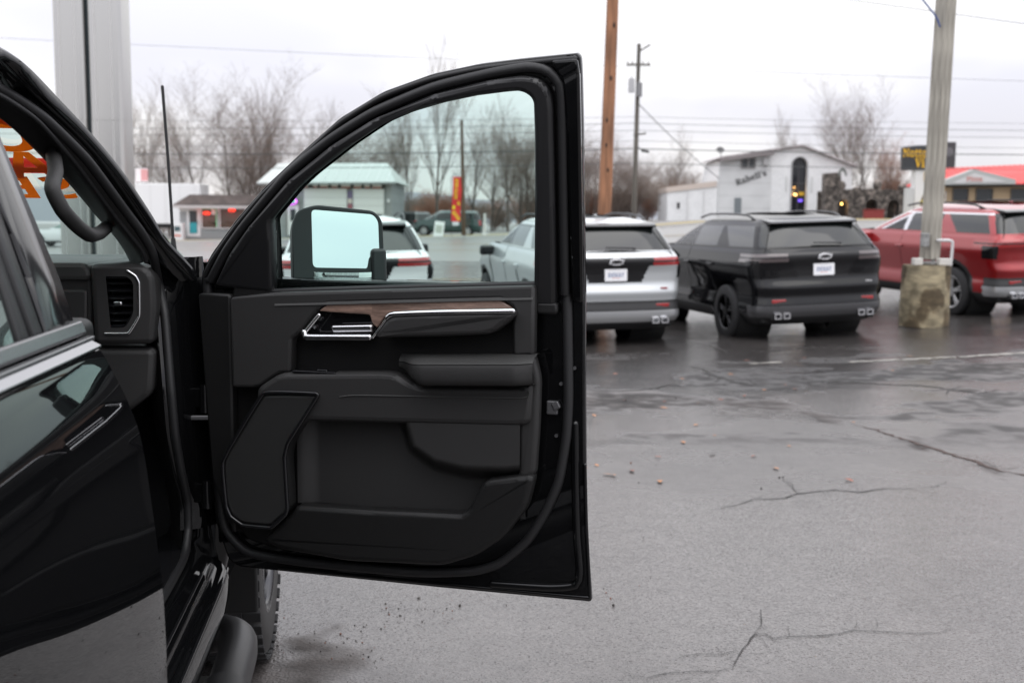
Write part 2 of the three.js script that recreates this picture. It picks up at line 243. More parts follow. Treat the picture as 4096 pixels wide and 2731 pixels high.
{ // loose grit, pebbles and a few wet leaves
  const r = rng(5), n = 800, im = new THREE.InstancedMesh(new THREE.IcosahedronGeometry(1, 0), std(lin(1, 1, 1), 0.7), n), m4 = new THREE.Matrix4(), q = new THREE.Quaternion(), e = new THREE.Euler();
  for (let i = 0; i < n; i++) {
    let x, d, s; const u = r();
    if (u < 0.4) { x = -0.78 + (r() + r() - 0.6) * 0.42; d = 3.35 + r() * 1.1; s = 0.002 + r() * r() * 0.0045; } else { d = 3.3 + Math.pow(r(), 1.6) * 8; x = -0.6 + (d - 2.6) * 0.6 * r() + (r() - 0.5) * 0.6; s = 0.001 + Math.pow(r(), 6) * 0.008; }
    if (fbm(x * 3, d * 3, 3, 88) < 0.47) { s *= 0.35; }
    q.setFromEuler(e.set(r() * 6, r() * 6, r() * 6)); m4.compose(new THREE.Vector3(x, gy(x, -d) + s * 0.4, -d), q, new THREE.Vector3(s, s * 0.7, s)); im.setMatrixAt(i, m4);
    const v = 0.02 + r() * 0.06, w = r() < 0.12; im.setColorAt(i, w ? lin(0.16, 0.06, 0.035) : lin(v * 1.1, v, v * 0.9));
  }
  im.name = 'loose_grit'; im.castShadow = im.receiveShadow = true; scene.add(im); stuff(im, 'scattered dark grit and small stones on the asphalt', 'gravel');
  const leaf = new THREE.Shape(); leaf.moveTo(0, -1); leaf.quadraticCurveTo(0.9, -0.2, 0, 1); leaf.quadraticCurveTo(-0.9, -0.2, 0, -1);
  const lg = new THREE.ShapeGeometry(leaf, 5); lg.rotateX(-Math.PI / 2); const lp = lg.attributes.position; for (let i = 0; i < lp.count; i++) lp.setY(i, 0.25 * Math.abs(lp.getX(i)) + 0.12);
  lg.computeVertexNormals(); const lm = new THREE.InstancedMesh(lg, std(lin(1, 1, 1), 0.6, 0, { side: THREE.DoubleSide }), 42);
  for (let i = 0; i < 42; i++) { const d = 6.5 + r() * 7, x = 0.4 + (d - 6) * 0.5 * r() + r() * 1.6, s = 0.018 + r() * 0.022; q.setFromEuler(e.set((r() - 0.5) * 0.3, r() * 6, (r() - 0.5) * 0.3)); m4.compose(new THREE.Vector3(x, gy(x, -d) + 0.004, -d), q, new THREE.Vector3(s, s, s)); lm.setMatrixAt(i, m4); lm.setColorAt(i, r() < 0.6 ? lin(0.34, 0.15, 0.06) : lin(0.22, 0.08, 0.05)); }
  lm.name = 'fallen_leaves'; lm.castShadow = lm.receiveShadow = true; scene.add(lm); stuff(lm, 'few small orange leaves lying on the wet asphalt', 'leaves');
}
// ---------- vehicles: shells built as stacked plan outlines, faces sorted into panels by where they lie ----------
function makeShell(S) {
  // S.low / S.top: [y, half width, rear z, front z]; S.cr / S.cf: corner depth rear / front
  const N = S.n ?? [64, 130, 26];
  const rowsOf = (tab, dy) => { const y0 = tab[0][0], y1 = tab[tab.length - 1][0], n = Math.max(2, Math.round((y1 - y0) / dy)), col = (k) => tab.map((r) => [r[0], r[k]]), out = []; for (let i = 0; i <= n; i++) { const y = lerp(y0, y1, i / n), s = (k) => (interp(col(k), y - dy) + 2 * interp(col(k), y) + interp(col(k), y + dy)) / 4; out.push([y, s(1), s(2), s(3)]); } return out; };
  const half = ([y, w, zr, zf], cr, cf, hood, crown) => {
    const p = [];
    for (let i = 0; i <= N[0]; i++) { const q = Math.sin(i / N[0] * Math.PI / 2); p.push([w * q * 0.985, zr - cr + cr * Math.pow(Math.max(0, 1 - Math.pow(q, S.pn ?? 3.6)), 1 / (S.pn ?? 3.6))]); }
    for (let i = 1; i < N[1]; i++) { const z = lerp(zr - cr, zf + cf, i / N[1]); p.push([w * (0.985 + 0.015 * Math.sin(Math.PI * i / N[1])), z]); }
    for (let i = 0; i <= N[2]; i++) { const q = Math.cos(i / N[2] * Math.PI / 2); p.push([w * q * 0.985, zf + cf - cf * Math.pow(Math.max(0, 1 - Math.pow(q, 2.6)), 1 / 2.6)]); }
    return p.map(([x, z]) => [x, y + (hood ? hood(y, z, x) : 0) + (crown ? crown(y, z, x) : 0), z]);
  };
  const build = (rows, cr, cf, hood, crown, sort, cap) => {
    const rings = rows.map((r) => { const h = half(r, cr, cf, hood, crown); return [...h, ...h.slice(0, -1).slice(1).reverse().map(([x, y, z]) => [-x, y, z])]; });
    const n = rings[0].length, pos = new Float32Array(rings.length * n * 3), idx = [];
    rings.forEach((R, j) => R.forEach((p, i) => pos.set(p, (j * n + i) * 3)));
    for (let j = 0; j < rings.length - 1; j++) for (let i = 0; i < n; i++) { const a = j * n + i, b = j * n + (i + 1) % n, c = a + n, d = b + n; idx.push(a, c, b, b, c, d); }
    const g = new THREE.BufferGeometry(); g.setAttribute('position', new THREE.BufferAttribute(pos, 3)); g.setIndex(idx); g.computeVertexNormals();
    const nor = g.attributes.normal.array, parts = {};
    for (let k = 0; k < idx.length; k += 6) {
      let x = 0, y = 0, z = 0; const q = [idx[k], idx[k + 1], idx[k + 2], idx[k + 5]]; for (const v of q) { x += pos[v * 3] / 4; y += pos[v * 3 + 1] / 4; z += pos[v * 3 + 2] / 4; }
      let name = sort(x, y, z, rows[Math.min(rows.length - 1, Math.floor(q[0] / n))]); if (!name) continue; if (/^(taillight|front_window|side_window|wheel_arch|headlight|window$)/.test(name)) name += (x < 0 ? '#left' : '#right') + (name === 'wheel_arch_trim' && z < -1.5 ? '#front' : '');
      const P = parts[name] ??= { p: [], n: [] };
      for (let m = 0; m < 6; m++) { const v = idx[k + m] * 3; P.p.push(pos[v], pos[v + 1], pos[v + 2]); P.n.push(nor[v], nor[v + 1], nor[v + 2]); }
    }
    if (cap) { const top = rings[rings.length - 1], hn = (n >> 1); for (let i = 0; i < hn; i++) { const a = top[i], b = top[i + 1], a2 = top[(n - i) % n], b2 = top[(n - i - 1) % n]; const nm = cap(0, (a[1] + b[1]) / 2, (a[2] + b[2]) / 2); if (!nm) continue; const P = parts[nm] ??= { p: [], n: [] }; for (let s = 0; s < 4; s++) { const f = (t, p, p2) => { const u = t / 4, x = lerp(p[0], p2[0], u); return [x, p[1] + (S.capBow ?? 0.015) * (1 - Math.pow(2 * u - 1, 2)), p[2]]; }; const A = f(s, a, a2), B = f(s + 1, a, a2), C = f(s, b, b2), D = f(s + 1, b, b2); for (const v of [A, B, C, B, D, C]) { P.p.push(...v); P.n.push(0, 1, 0); } } } }
    return parts;
  };
  const A = build(rowsOf(S.low, S.dy ?? 0.022), S.cr, S.cf, S.hood, null, S.sortLow, S.capLow);
  const B = build(rowsOf(S.top, S.dy ?? 0.022), S.crT ?? S.cr, S.cfT, null, S.crown, S.sortTop, S.capTop);
  for (const [k, v] of Object.entries(B)) { const P = A[k] ??= { p: [], n: [] }; for (const q of ['p', 'n']) for (const c of v[q]) P[q].push(c); }
  const out = {};
  for (const [k, v] of Object.entries(A)) { const g = new THREE.BufferGeometry(); g.setAttribute('position', new THREE.Float32BufferAttribute(v.p, 3)); g.setAttribute('normal', new THREE.Float32BufferAttribute(v.n, 3)); const uv = new Float32Array(v.p.length / 3 * 2); for (let i = 0; i < uv.length / 2; i++) { uv[2 * i] = v.p[3 * i + 2]; uv[2 * i + 1] = v.p[3 * i + 1]; } g.setAttribute('uv', new THREE.BufferAttribute(uv, 2)); out[k] = g; }
  return out;
}
function wheelGeos(R, rimR, w, spokes = 5, twin = true) { // axis along x, outer face at +x
  const t = new THREE.LatheGeometry([[rimR, -w / 2], [R * 0.93, -w / 2], [R * 0.985, -w * 0.42], [R, -w * 0.3], [R, w * 0.3], [R * 0.985, w * 0.42], [R * 0.93, w / 2], [rimR, w / 2], [rimR - 0.012, w * 0.4]].map((p) => new THREE.Vector2(...p)), 48); t.rotateZ(-Math.PI / 2);
  const rim = [], b = new THREE.LatheGeometry([[rimR + 0.002, w * 0.47], [rimR - 0.012, w * 0.5], [rimR - 0.03, w * 0.44], [rimR - 0.05, -w * 0.3]].map((p) => new THREE.Vector2(...p)), 48); b.rotateZ(-Math.PI / 2); rim.push(b);
  rim.push(cyl(0.075, 0.065, 0.06, w * 0.36, 0, 0, 20, 0, -Math.PI / 2));
  for (let k = 0; k < spokes; k++) for (const o of twin ? [-0.14, 0.14] : [0]) { const a = k / spokes * Math.PI * 2; const s = box(0.035, rimR - 0.03, twin ? 0.034 : 0.06, w * 0.36, (rimR - 0.03) / 2 + 0.015, 0, 0.012); s.rotateX(o * 0.9); s.rotateX(a); rim.push(s); }
  const back = cyl(rimR - 0.03, rimR - 0.03, 0.02, -w * 0.1, 0, 0, 32, 0, -Math.PI / 2), disc = cyl(0.16, 0.16, 0.02, w * 0.08, 0, 0, 28, 0, -Math.PI / 2);
  return { tyre: smooth(t, 50), rim: mergeGeometries(rim.map(clean)), back: mergeGeometries([back, disc].map(clean)) };
}

// --- the parked three-row SUV (rear axle at the origin, nose towards -z) ---
const suvLow = [[0.27, 0.86, 0.95, -3.78], [0.34, 0.93, 1.05, -3.9], [0.44, 0.985, 1.12, -3.98], [0.54, 0.975, 1.135, -4.02], [0.66, 0.95, 1.10, -4.02], [0.78, 0.968, 1.13, -4.02], [0.90, 0.99, 1.07, -4.01], [1.05, 1.015, 1.075, -4.0], [1.11, 1.012, 1.09, -3.99], [1.14, 1.0, 1.105, -3.98], [1.22, 0.972, 1.11, -3.97], [1.27, 0.955, 1.07, -3.96], [1.31, 0.925, 1.03, -3.95]];
const suvTop = [[1.31, 0.915, 1.02, -2.72], [1.4, 0.878, 0.955, -2.5], [1.5, 0.832, 0.88, -2.25], [1.6, 0.78, 0.80, -1.98], [1.65, 0.745, 0.745, -1.82], [1.69, 0.7, 0.68, -1.68], [1.715, 0.62, 0.58, -1.5], [1.735, 0.48, 0.42, -1.25], [1.742, 0.34, 0.25, -1.0]];
const inArch = (y, z, zs, r) => zs.some((c) => Math.hypot(z - c, y - 0.4) < r);
const suvParts = makeShell({
  low: suvLow, top: suvTop, cr: 0.36, crT: 0.3, cf: 0.75, cfT: 0.7, capBow: 0.02,
  hood: (y, z) => -Math.max(0, y - 0.6) / 0.71 * 0.26 * sstep(-2.55, -4.0, z) * 1.0,
  crown: (y, z) => (y > 1.6 ? -0.022 * Math.pow((z + 0.9) / 1.6, 2) * (y - 1.6) / 0.12 + 0.03 * (y - 1.6) / 0.14 : 0),
  sortLow: (x, y, z) => {
    const ax = Math.abs(x), rear = z > 0.72;
    if (ax > 0.66 && inArch(y, z, [0, -3.07], 0.455)) return null;
    if (ax > 0.6 && inArch(y, z, [0, -3.07], 0.52) && z < 0.62) return 'wheel_arch_trim';
    if (rear) {
      if (y < 0.37) return 'sill_cladding';
      if (y < 0.545) return 'skid_plate';
      if (y < 0.665) return 'bumper_insert';
      if (ax > 0.905 && y > 0.95 && y < 1.15) return 'tail_band';
      if (y > 0.905 && y < 1.13 && ax < 0.36 + (y - 0.9) * 0.45) return 'tail_band';
      if (y > 1.13 && y < 1.245) return ax > 0.53 ? (y > 1.18 && y < 1.2 ? 'tail_band' : 'taillight') : 'tail_band';
      return 'body';
    }
    if (z > 0.5 && y > 1.13 && y < 1.245) return y > 1.18 && y < 1.2 ? 'tail_band' : 'taillight';
    if (y < 0.42) return 'sill_cladding';
    return 'body';
  },
  capLow: (x, y, z) => (z < -2.45 ? 'body' : 'cabin_floor'),
  sortTop: (x, y, z, row) => {
    const ax = Math.abs(x), [, w, zr, zf] = row;
    if (y > 1.635) return 'body';
    if (z > zr - 0.19 && ax < w - 0.05) return y > 1.335 && y < 1.625 ? 'rear_window' : 'body';
    if (z < zf + 0.5 && ax < w - 0.06) return y > 1.33 && y < 1.625 ? 'windshield' : 'body';
    if (y < 1.325 || y > 1.605) return y > 1.59 ? 'window_trim' : 'body';
    if (z < zf + 0.72) return z > zf + 0.62 ? 'window_trim' : 'body';
    if (z < -1.40) return 'front_window';
    if (z < -1.29) return 'window_trim';
    if (z < -0.47 + (1.6 - y) * 0.1) return 'side_window';
    if (z < -0.33 + (1.6 - y) * 1.25) return 'body';
    if (z < zr - 0.25) return 'side_window';
    return 'body';
  },
  capTop: () => 'body',
});
const sideX = (y, tab = suvLow) => interp(tab.map((r) => [r[0], r[1]]), y);
const suvWheel = wheelGeos(0.39, 0.262, 0.25, 5, true);
const fontBold = await new FontLoader().loadAsync('fonts/droid/droid_sans_bold.typeface.json');
const fontSerif = await new FontLoader().loadAsync('fonts/droid/droid_serif_bold.typeface.json');
function textGeo(str, size, depth = 0.01, font = fontBold) { const g = new TextGeometry(str, { font, size, depth, curveSegments: 3 }); g.computeBoundingBox(); const b = g.boundingBox; g.translate(-(b.min.x + b.max.x) / 2, -(b.min.y + b.max.y) / 2, 0); return g; }
const plateTex = (() => { const c = document.createElement('canvas'); c.width = 256; c.height = 128; const k = c.getContext('2d'); k.fillStyle = '#f2f2f4'; k.fillRect(0, 0, 256, 128); k.fillStyle = '#5c6d96'; k.font = 'bold 60px sans-serif'; k.textAlign = 'center'; k.fillText("DEKAT", 128, 84); k.fillStyle = '#d0705e'; k.fillRect(80, 92, 96, 5); k.font = 'bold 17px sans-serif'; k.fillStyle = '#7c88a8'; const t = new THREE.CanvasTexture(c); t.colorSpace = THREE.SRGBColorSpace; return t; })();
const bow = [[-0.11, -0.03], [-0.045, -0.03], [-0.055, -0.045], [0.045, -0.045], [0.055, -0.03], [0.085, -0.03], [0.11, 0.03], [0.045, 0.03], [0.055, 0.045], [-0.045, 0.045], [-0.055, 0.03], [-0.085, 0.03]];
const suvExtra = (() => {
  const E = {}, both = (f) => [-1, 1].map(f);
  E.spoiler = (() => { const g = plate([[0.30, 1.742], [0.62, 1.728], [0.86, 1.70], [0.925, 1.678], [0.915, 1.655], [0.78, 1.648], [0.55, 1.655]], -0.66, 0.66, 0.012); g.rotateY(-Math.PI / 2); g.translate(0, 0, 0); const p = g.attributes.position; for (let i = 0; i < p.count; i++) { const x = p.getX(i), k = Math.abs(x) / 0.66; p.setZ(i, p.getZ(i) - 0.1 * k * k); p.setY(i, p.getY(i) - 0.022 * k * k); } g.computeVertexNormals(); return g; })();
  E.rails = both((s) => tube([[s * 0.66, 1.70, 0.35], [s * 0.675, 1.765, 0.12], [s * 0.68, 1.79, -0.5], [s * 0.675, 1.785, -1.2], [s * 0.65, 1.735, -1.62]], 0.017, 6, 30));
  E.fin = (() => { const g = plate([[0.16, 1.73], [0.0, 1.735], [0.11, 1.80], [0.15, 1.80]], -0.02, 0.02, 0.008); g.rotateY(-Math.PI / 2); return g; })();
  E.mirror = both((s) => mergeGeometries([box(0.24, 0.16, 0.12, s * 1.08, 1.2, -2.28, 0.045), box(0.12, 0.05, 0.07, s * 0.95, 1.15, -2.28, 0.02)].map(clean)));
  E.handle = both((s) => [-1.35, -0.45].map((z) => box(0.03, 0.035, 0.2, s * (sideX(1.06) + 0.012), 1.07, z, 0.013)));
  E.wiper = mergeGeometries([rod([0.28, 1.365, 1.03], [-0.12, 1.38, 1.02], 0.012, 0.009, 6), rod([0.28, 1.365, 1.03], [0.28, 1.345, 1.03], 0.02, 0.02, 8)].map(clean));
  E.plate = plate([[-0.155, 0.935], [0.155, 0.935], [0.155, 1.095], [-0.155, 1.095]], 1.085, 1.095, 0, 0.012);
  { const p = E.plate.attributes.position, u = E.plate.attributes.uv; for (let i = 0; i < p.count; i++) u.setXY(i, (p.getX(i) + 0.155) / 0.31, (p.getY(i) - 0.935) / 0.16); }
  E.emblem = (() => { const g = plate(bow, 0, 0.014, 0.004); g.translate(0, 1.19, 1.118); return g; })();
  E.emblemIn = (() => { const g = plate(bow.map(([x, y]) => [x * 0.74, y * 0.5]), 0.012, 0.016, 0); g.translate(0, 1.19, 1.118); return g; })();
  E.tips = both((s) => [0.56, 0.69].map((x) => { const o = shapeOf([[-0.05, -0.04], [0.05, -0.04], [0.05, 0.04], [-0.05, 0.04]], 0.014); o.holes.push(shapeOf([[-0.034, -0.025], [0.034, -0.025], [0.034, 0.025], [-0.034, 0.025]], 0.01, THREE.Path)); const g = new THREE.ExtrudeGeometry(o, { depth: 0.16, bevelEnabled: false }); g.translate(s * x, 0.40, 0.96); return g; })).flat();
  E.tipBack = both((s) => box(0.27, 0.11, 0.02, s * 0.625, 0.40, 1.035, 0.01));
  E.reflector = both((s) => box(0.2, 0.05, 0.03, s * 0.66, 0.60, 1.075, 0.01, 0, s * 0.12));
  E.badge = [plate([[-0.05, 0], [0.05, 0], [0.05, 0.022], [-0.05, 0.022]], 0, 0.006, 0.002).translate(0.68, 0.82, 1.085)];
  E.well = both((s) => [0, -3.07].map((z) => { const c = new THREE.CylinderGeometry(0.47, 0.47, 0.5, 32, 1, true); c.rotateZ(Math.PI / 2); c.translate(s * 0.7, 0.4, z); return c; })).flat();
  E.well.push(box(1.3, 0.12, 4.6, 0, 0.36, -1.5), box(1.7, 0.06, 1.0, 0, 0.33, 0.45, 0.02));
  E.tailSeam = both((s) => tube([[s * 0.80, 0.66, 1.02], [s * 0.82, 0.9, 0.985], [s * 0.845, 1.12, 0.99], [s * 0.835, 1.25, 0.985], [s * 0.79, 1.33, 0.955], [s * 0.70, 1.52, 0.845], [s * 0.655, 1.62, 0.77]], 0.006, 5, 30));
  E.seams = both((s) => [[-1.33, 0.48, 1.31], [-2.42, 0.5, 1.25]].map(([z, y0, y1]) => tube(range(y0, y1, 0.1).map((y) => [s * (sideX(y) * 0.998 + 0.001), y, z]), 0.005, 4, 20))).flat();
  E.seams.push(...both((s) => tube([[0.62, -0.28], [0.8, -0.44], [1.0, -0.5], [1.31, -0.46]].map(([y, z]) => [s * (sideX(y) * 0.998 + 0.001), y, z]), 0.005, 4, 20)));
  return E;
})();
const suvPaint = { white: phys(lin(0.78, 0.79, 0.79), 0.3, { clearcoat: 1, clearcoatRoughness: 0.03 }), silver: phys(lin(0.50, 0.52, 0.53), 0.32, { metalness: 0.35, clearcoat: 1, clearcoatRoughness: 0.04 }), black: phys(lin(0.005, 0.005, 0.006), 0.4, { specularIntensity: 0, clearcoat: 0.8, clearcoatRoughness: 0.03 }), red: phys(lin(0.27, 0.004, 0.007), 0.35, { metalness: 0.4, clearcoat: 1, clearcoatRoughness: 0.03 }), blue: phys(lin(0.02, 0.04, 0.08), 0.3, { clearcoat: 1, clearcoatRoughness: 0.03 }), grey: phys(lin(0.05, 0.052, 0.055), 0.3, { clearcoat: 1, clearcoatRoughness: 0.03 }) };
const redLens = phys(lin(0.32, 0.012, 0.014), 0.12, { clearcoat: 1, clearcoatRoughness: 0.03 }), darkLens = phys(lin(0.09, 0.07, 0.07), 0.1, { clearcoat: 1, clearcoatRoughness: 0.03 });
const cladding = std(lin(0.018, 0.018, 0.019), 0.5), plateMat = std(lin(1, 1, 1), 0.5, 0, { map: plateTex }), rimSilver = std(lin(0.5, 0.5, 0.5), 0.3, 0.9), rimBlack = std(lin(0.06, 0.06, 0.063), 0.2, 1), frontGlass = phys(lin(0.62, 0.83, 0.76), 0, { transmission: 1, thickness: 0 });
function suv(name, label, colour, o = {}) {
  const t = thing(name, label, 'car', [0, 0, 0], 0, o.group), paint = suvPaint[colour], dark = colour === 'black' || o.dark;
  const body = mesh('body', suvParts.body, paint, t); mesh('panel_seams', suvExtra.seams, M.dark, body); mesh('door_handle', suvExtra.handle.flat(), dark ? M.gloss : paint, body);
  const part = (n, g, m) => mesh(n, g, m, t), pair = (n, m) => { for (const s of ['#left', '#right', '#left#front', '#right#front']) if (suvParts[n + s]) part(n, suvParts[n + s], m); };
  part('cabin_floor', suvParts.cabin_floor, M.dark);
  pair('wheel_arch_trim', dark ? paint : cladding); part('sill_cladding', suvParts.sill_cladding, cladding);
  part('skid_plate', suvParts.skid_plate, dark ? std(lin(0.12, 0.12, 0.125), 0.3, 0.6) : std(lin(0.55, 0.56, 0.57), 0.28, 0.7)); part('bumper_insert', suvParts.bumper_insert, dark ? paint : cladding);
  const band = part('tail_band', suvParts.tail_band, M.gloss); mesh('emblem', suvExtra.emblem, M.chrome, band); mesh('emblem_inset', suvExtra.emblemIn, M.gloss, band); for (const g of suvExtra.tailSeam) mesh('tailgate_seam', g, M.dark, band);
  pair('taillight', dark ? darkLens : redLens);
  const rw = part('rear_window', suvParts.rear_window, M.tint); mesh('wiper', suvExtra.wiper, cladding, rw);
  part('windshield', suvParts.windshield, M.tint); pair('side_window', M.tint); pair('front_window', frontGlass);
  part('window_trim', suvParts.window_trim, o.chromeTrim ? M.satinSilver : M.gloss);
  const sp = part('spoiler', suvExtra.spoiler, M.gloss); void sp; for (const g of suvExtra.rails) part('roof_rail', g, dark ? M.gloss : cladding);
  part('antenna_fin', suvExtra.fin, paint); for (const g of suvExtra.mirror) part('side_mirror', g, o.bodyMirror ? paint : M.gloss);
  part('license_plate', suvExtra.plate, plateMat); for (const g of suvExtra.tips) part('exhaust_tip', g, M.chrome); part('exhaust_surround', suvExtra.tipBack, cladding);
  for (const g of suvExtra.reflector) part('reflector', g, redLens); part('trim_badge', suvExtra.badge, colour === 'white' || colour === 'silver' ? redLens : M.satinSilver);
  part('underbody', suvExtra.well, M.dark);
  for (const [x, z] of [[-0.86, 0], [0.86, 0], [-0.86, -3.07], [0.86, -3.07]]) { const w = part('wheel', suvWheel.tyre, M.tyre); w.position.set(x, 0.388, z); if (x < 0) w.rotation.y = Math.PI; const rm = o.rimDark ? rimBlack : rimSilver; mesh('rim', suvWheel.rim, rm, w); mesh('brake_disc', suvWheel.back, M.dark, w); }
  return t;
}
const pose = (o, x, y, d, yaw, pitch, roll) => { o.position.set(x, y, -d); o.rotation.order = 'YXZ'; o.rotation.set(rad(pitch), rad(yaw), rad(roll)); return o; };
pose(suv('white_suv', 'white SUV seen from behind through the open door window', 'white', {}), -2.12, -0.14, 14.81, 9.4, 1.0, 1.5);
pose(suv('silver_suv', 'silver SUV half hidden by the open truck door', 'silver', {}), 1.15, -0.12, 15.54, 12.5, 1.2, 1.0);
pose(suv('black_suv', 'black SUV with black wheels between silver and red SUVs', 'black', { rimDark: true }), 4.05, -0.055, 15.95, 12.8, 0, 2.2);
pose(suv('red_suv', 'red SUV with silver wheels behind the lamp post', 'red', { chromeTrim: true, bodyMirror: true }), 8.0, 0.16, 17.74, 15.4, 1.2, 2.4);
// cars that only the folded side mirror shows, parked behind the photographer
[['red', 'red SUV parked by the dealership behind the photographer'], ['grey', 'dark grey SUV parked by the dealership behind the photographer'], ['black', 'second black SUV parked by the dealership'], ['blue', 'dark blue SUV parked by the dealership']].forEach(([c, l], i) => { const s = suv(c + '_suv', l, c, { group: 'cars parked behind the photographer' }); s.position.set(-4.2 + i * 3.1, 0, 15 + i * 0.3); s.rotation.y = rad(172); });

// --- far vehicles across the road ---
function simpleCar(name, label, P, paint, pos, yaw, group) {
  const t = thing(name, label, P.cat ?? 'car', pos, yaw, group);
  const L = P.L, wb = P.wb, ro = P.ro, zF = ro - L, arch = [0, -wb];
  const parts = makeShell({
    n: [12, 60, 12], dy: 0.05, cr: 0.3, cf: 0.5, cfT: P.cfT ?? 0.5, crT: 0.3,
    low: [[0.22, P.W * 0.9, ro - 0.1, zF + 0.12], [0.4, P.W, ro, zF], [0.7, P.W, ro, zF + 0.02], [P.belt, P.W * 0.94, ro - 0.06, zF + 0.08]],
    top: [[P.belt, P.W * 0.93, ro - 0.07, P.cowl], [P.belt + (P.H - P.belt) * 0.8, P.W * 0.78, P.roofR, P.roofF], [P.H - 0.02, P.W * 0.68, P.roofR - 0.12, P.roofF + 0.12], [P.H, P.W * 0.5, P.roofR - 0.3, P.roofF + 0.3]],
    hood: (y, z) => -Math.max(0, y - 0.5) / (P.belt - 0.5) * P.hoodDrop * sstep(P.cowl + 0.1, zF, z),
    sortLow: (x, y, z) => (Math.abs(x) > P.W * 0.6 && arch.some((c) => Math.hypot(z - c, y - P.r) < P.r + 0.06) ? null : y < 0.33 ? 'sill_cladding' : Math.abs(x) > P.W * 0.6 && z > ro - 0.22 && y > 0.72 ? 'taillight' : z < zF + 0.3 && y > 0.55 && Math.abs(x) > P.W * 0.5 && y < 0.78 ? 'headlight' : 'body'),
    capLow: (x, y, z) => (z < P.cowl + 0.15 ? 'body' : 'cabin_floor'),
    sortTop: (x, y, z) => { const hi = P.belt + (P.H - P.belt) * 0.78; if (y > hi || y < P.belt + 0.03) return 'body'; if (P.pillars.some((p) => Math.abs(z - p) < 0.05)) return 'body'; return z < P.cowl + 0.9 && Math.abs(x) < P.W * 0.7 ? 'windshield' : 'window'; },
    capTop: () => 'body',
  });
  for (const [n, m] of [['body', paint], ['cabin_floor', M.dark], ['sill_cladding', cladding], ['taillight', redLens], ['headlight', rimSilver], ['windshield', frontGlass], ['window', P.glass ?? M.tint]]) for (const e of ['', '#left', '#right']) if (parts[n + e]) mesh(n, parts[n + e], m, t);
  const w = wheelGeos(P.r, P.r * 0.66, 0.2, 7, false);
  for (const [x, z] of [[-1, 0], [1, 0], [-1, -wb], [1, -wb]]) { const k = mesh('wheel', w.tyre, M.tyre, t); k.position.set(x * (P.W - 0.11), P.r, z); if (x < 0) k.rotation.y = Math.PI; mesh('rim', w.rim, std(lin(0.6, 0.6, 0.6), 0.35, 0.7), k); }
  mesh('underbody', [box(P.W * 1.5, 0.2, wb + 0.6, 0, 0.4, -wb / 2)], M.dark, t);
  return t;
}
const van = { W: 0.96, L: 4.9, wb: 3.0, ro: 1.0, r: 0.34, belt: 1.08, H: 1.72, cowl: -3.2, roofR: 0.72, roofF: -2.15, cfT: 0.8, hoodDrop: 0.2, pillars: [-2.2, -0.9, 0.35] };
const sedan = { W: 0.9, L: 4.7, wb: 2.75, ro: 1.05, r: 0.33, belt: 0.95, H: 1.46, cowl: -2.35, roofR: -0.05, roofF: -1.45, cfT: 0.6, hoodDrop: 0.16, pillars: [-1.1, -0.1], glass: frontGlass };
simpleCar('green_minivan', 'dark green minivan parked side on behind the red feather flag', { ...van, cat: 'van' }, phys(lin(0.012, 0.04, 0.036), 0.3, { clearcoat: 1 }), [-3.1, gy(-4, -76), -76], rad(88));
simpleCar('grey_van', 'dark grey van parked beyond the green minivan', { ...van, cat: 'van' }, suvPaint.grey, [-7.0, gy(-7, -80), -80.5], rad(40));
simpleCar('white_sedan', 'white sedan across the road seen through the windshield', sedan, suvPaint.white, [-23.0, gy(-24, -60), -60], rad(90));
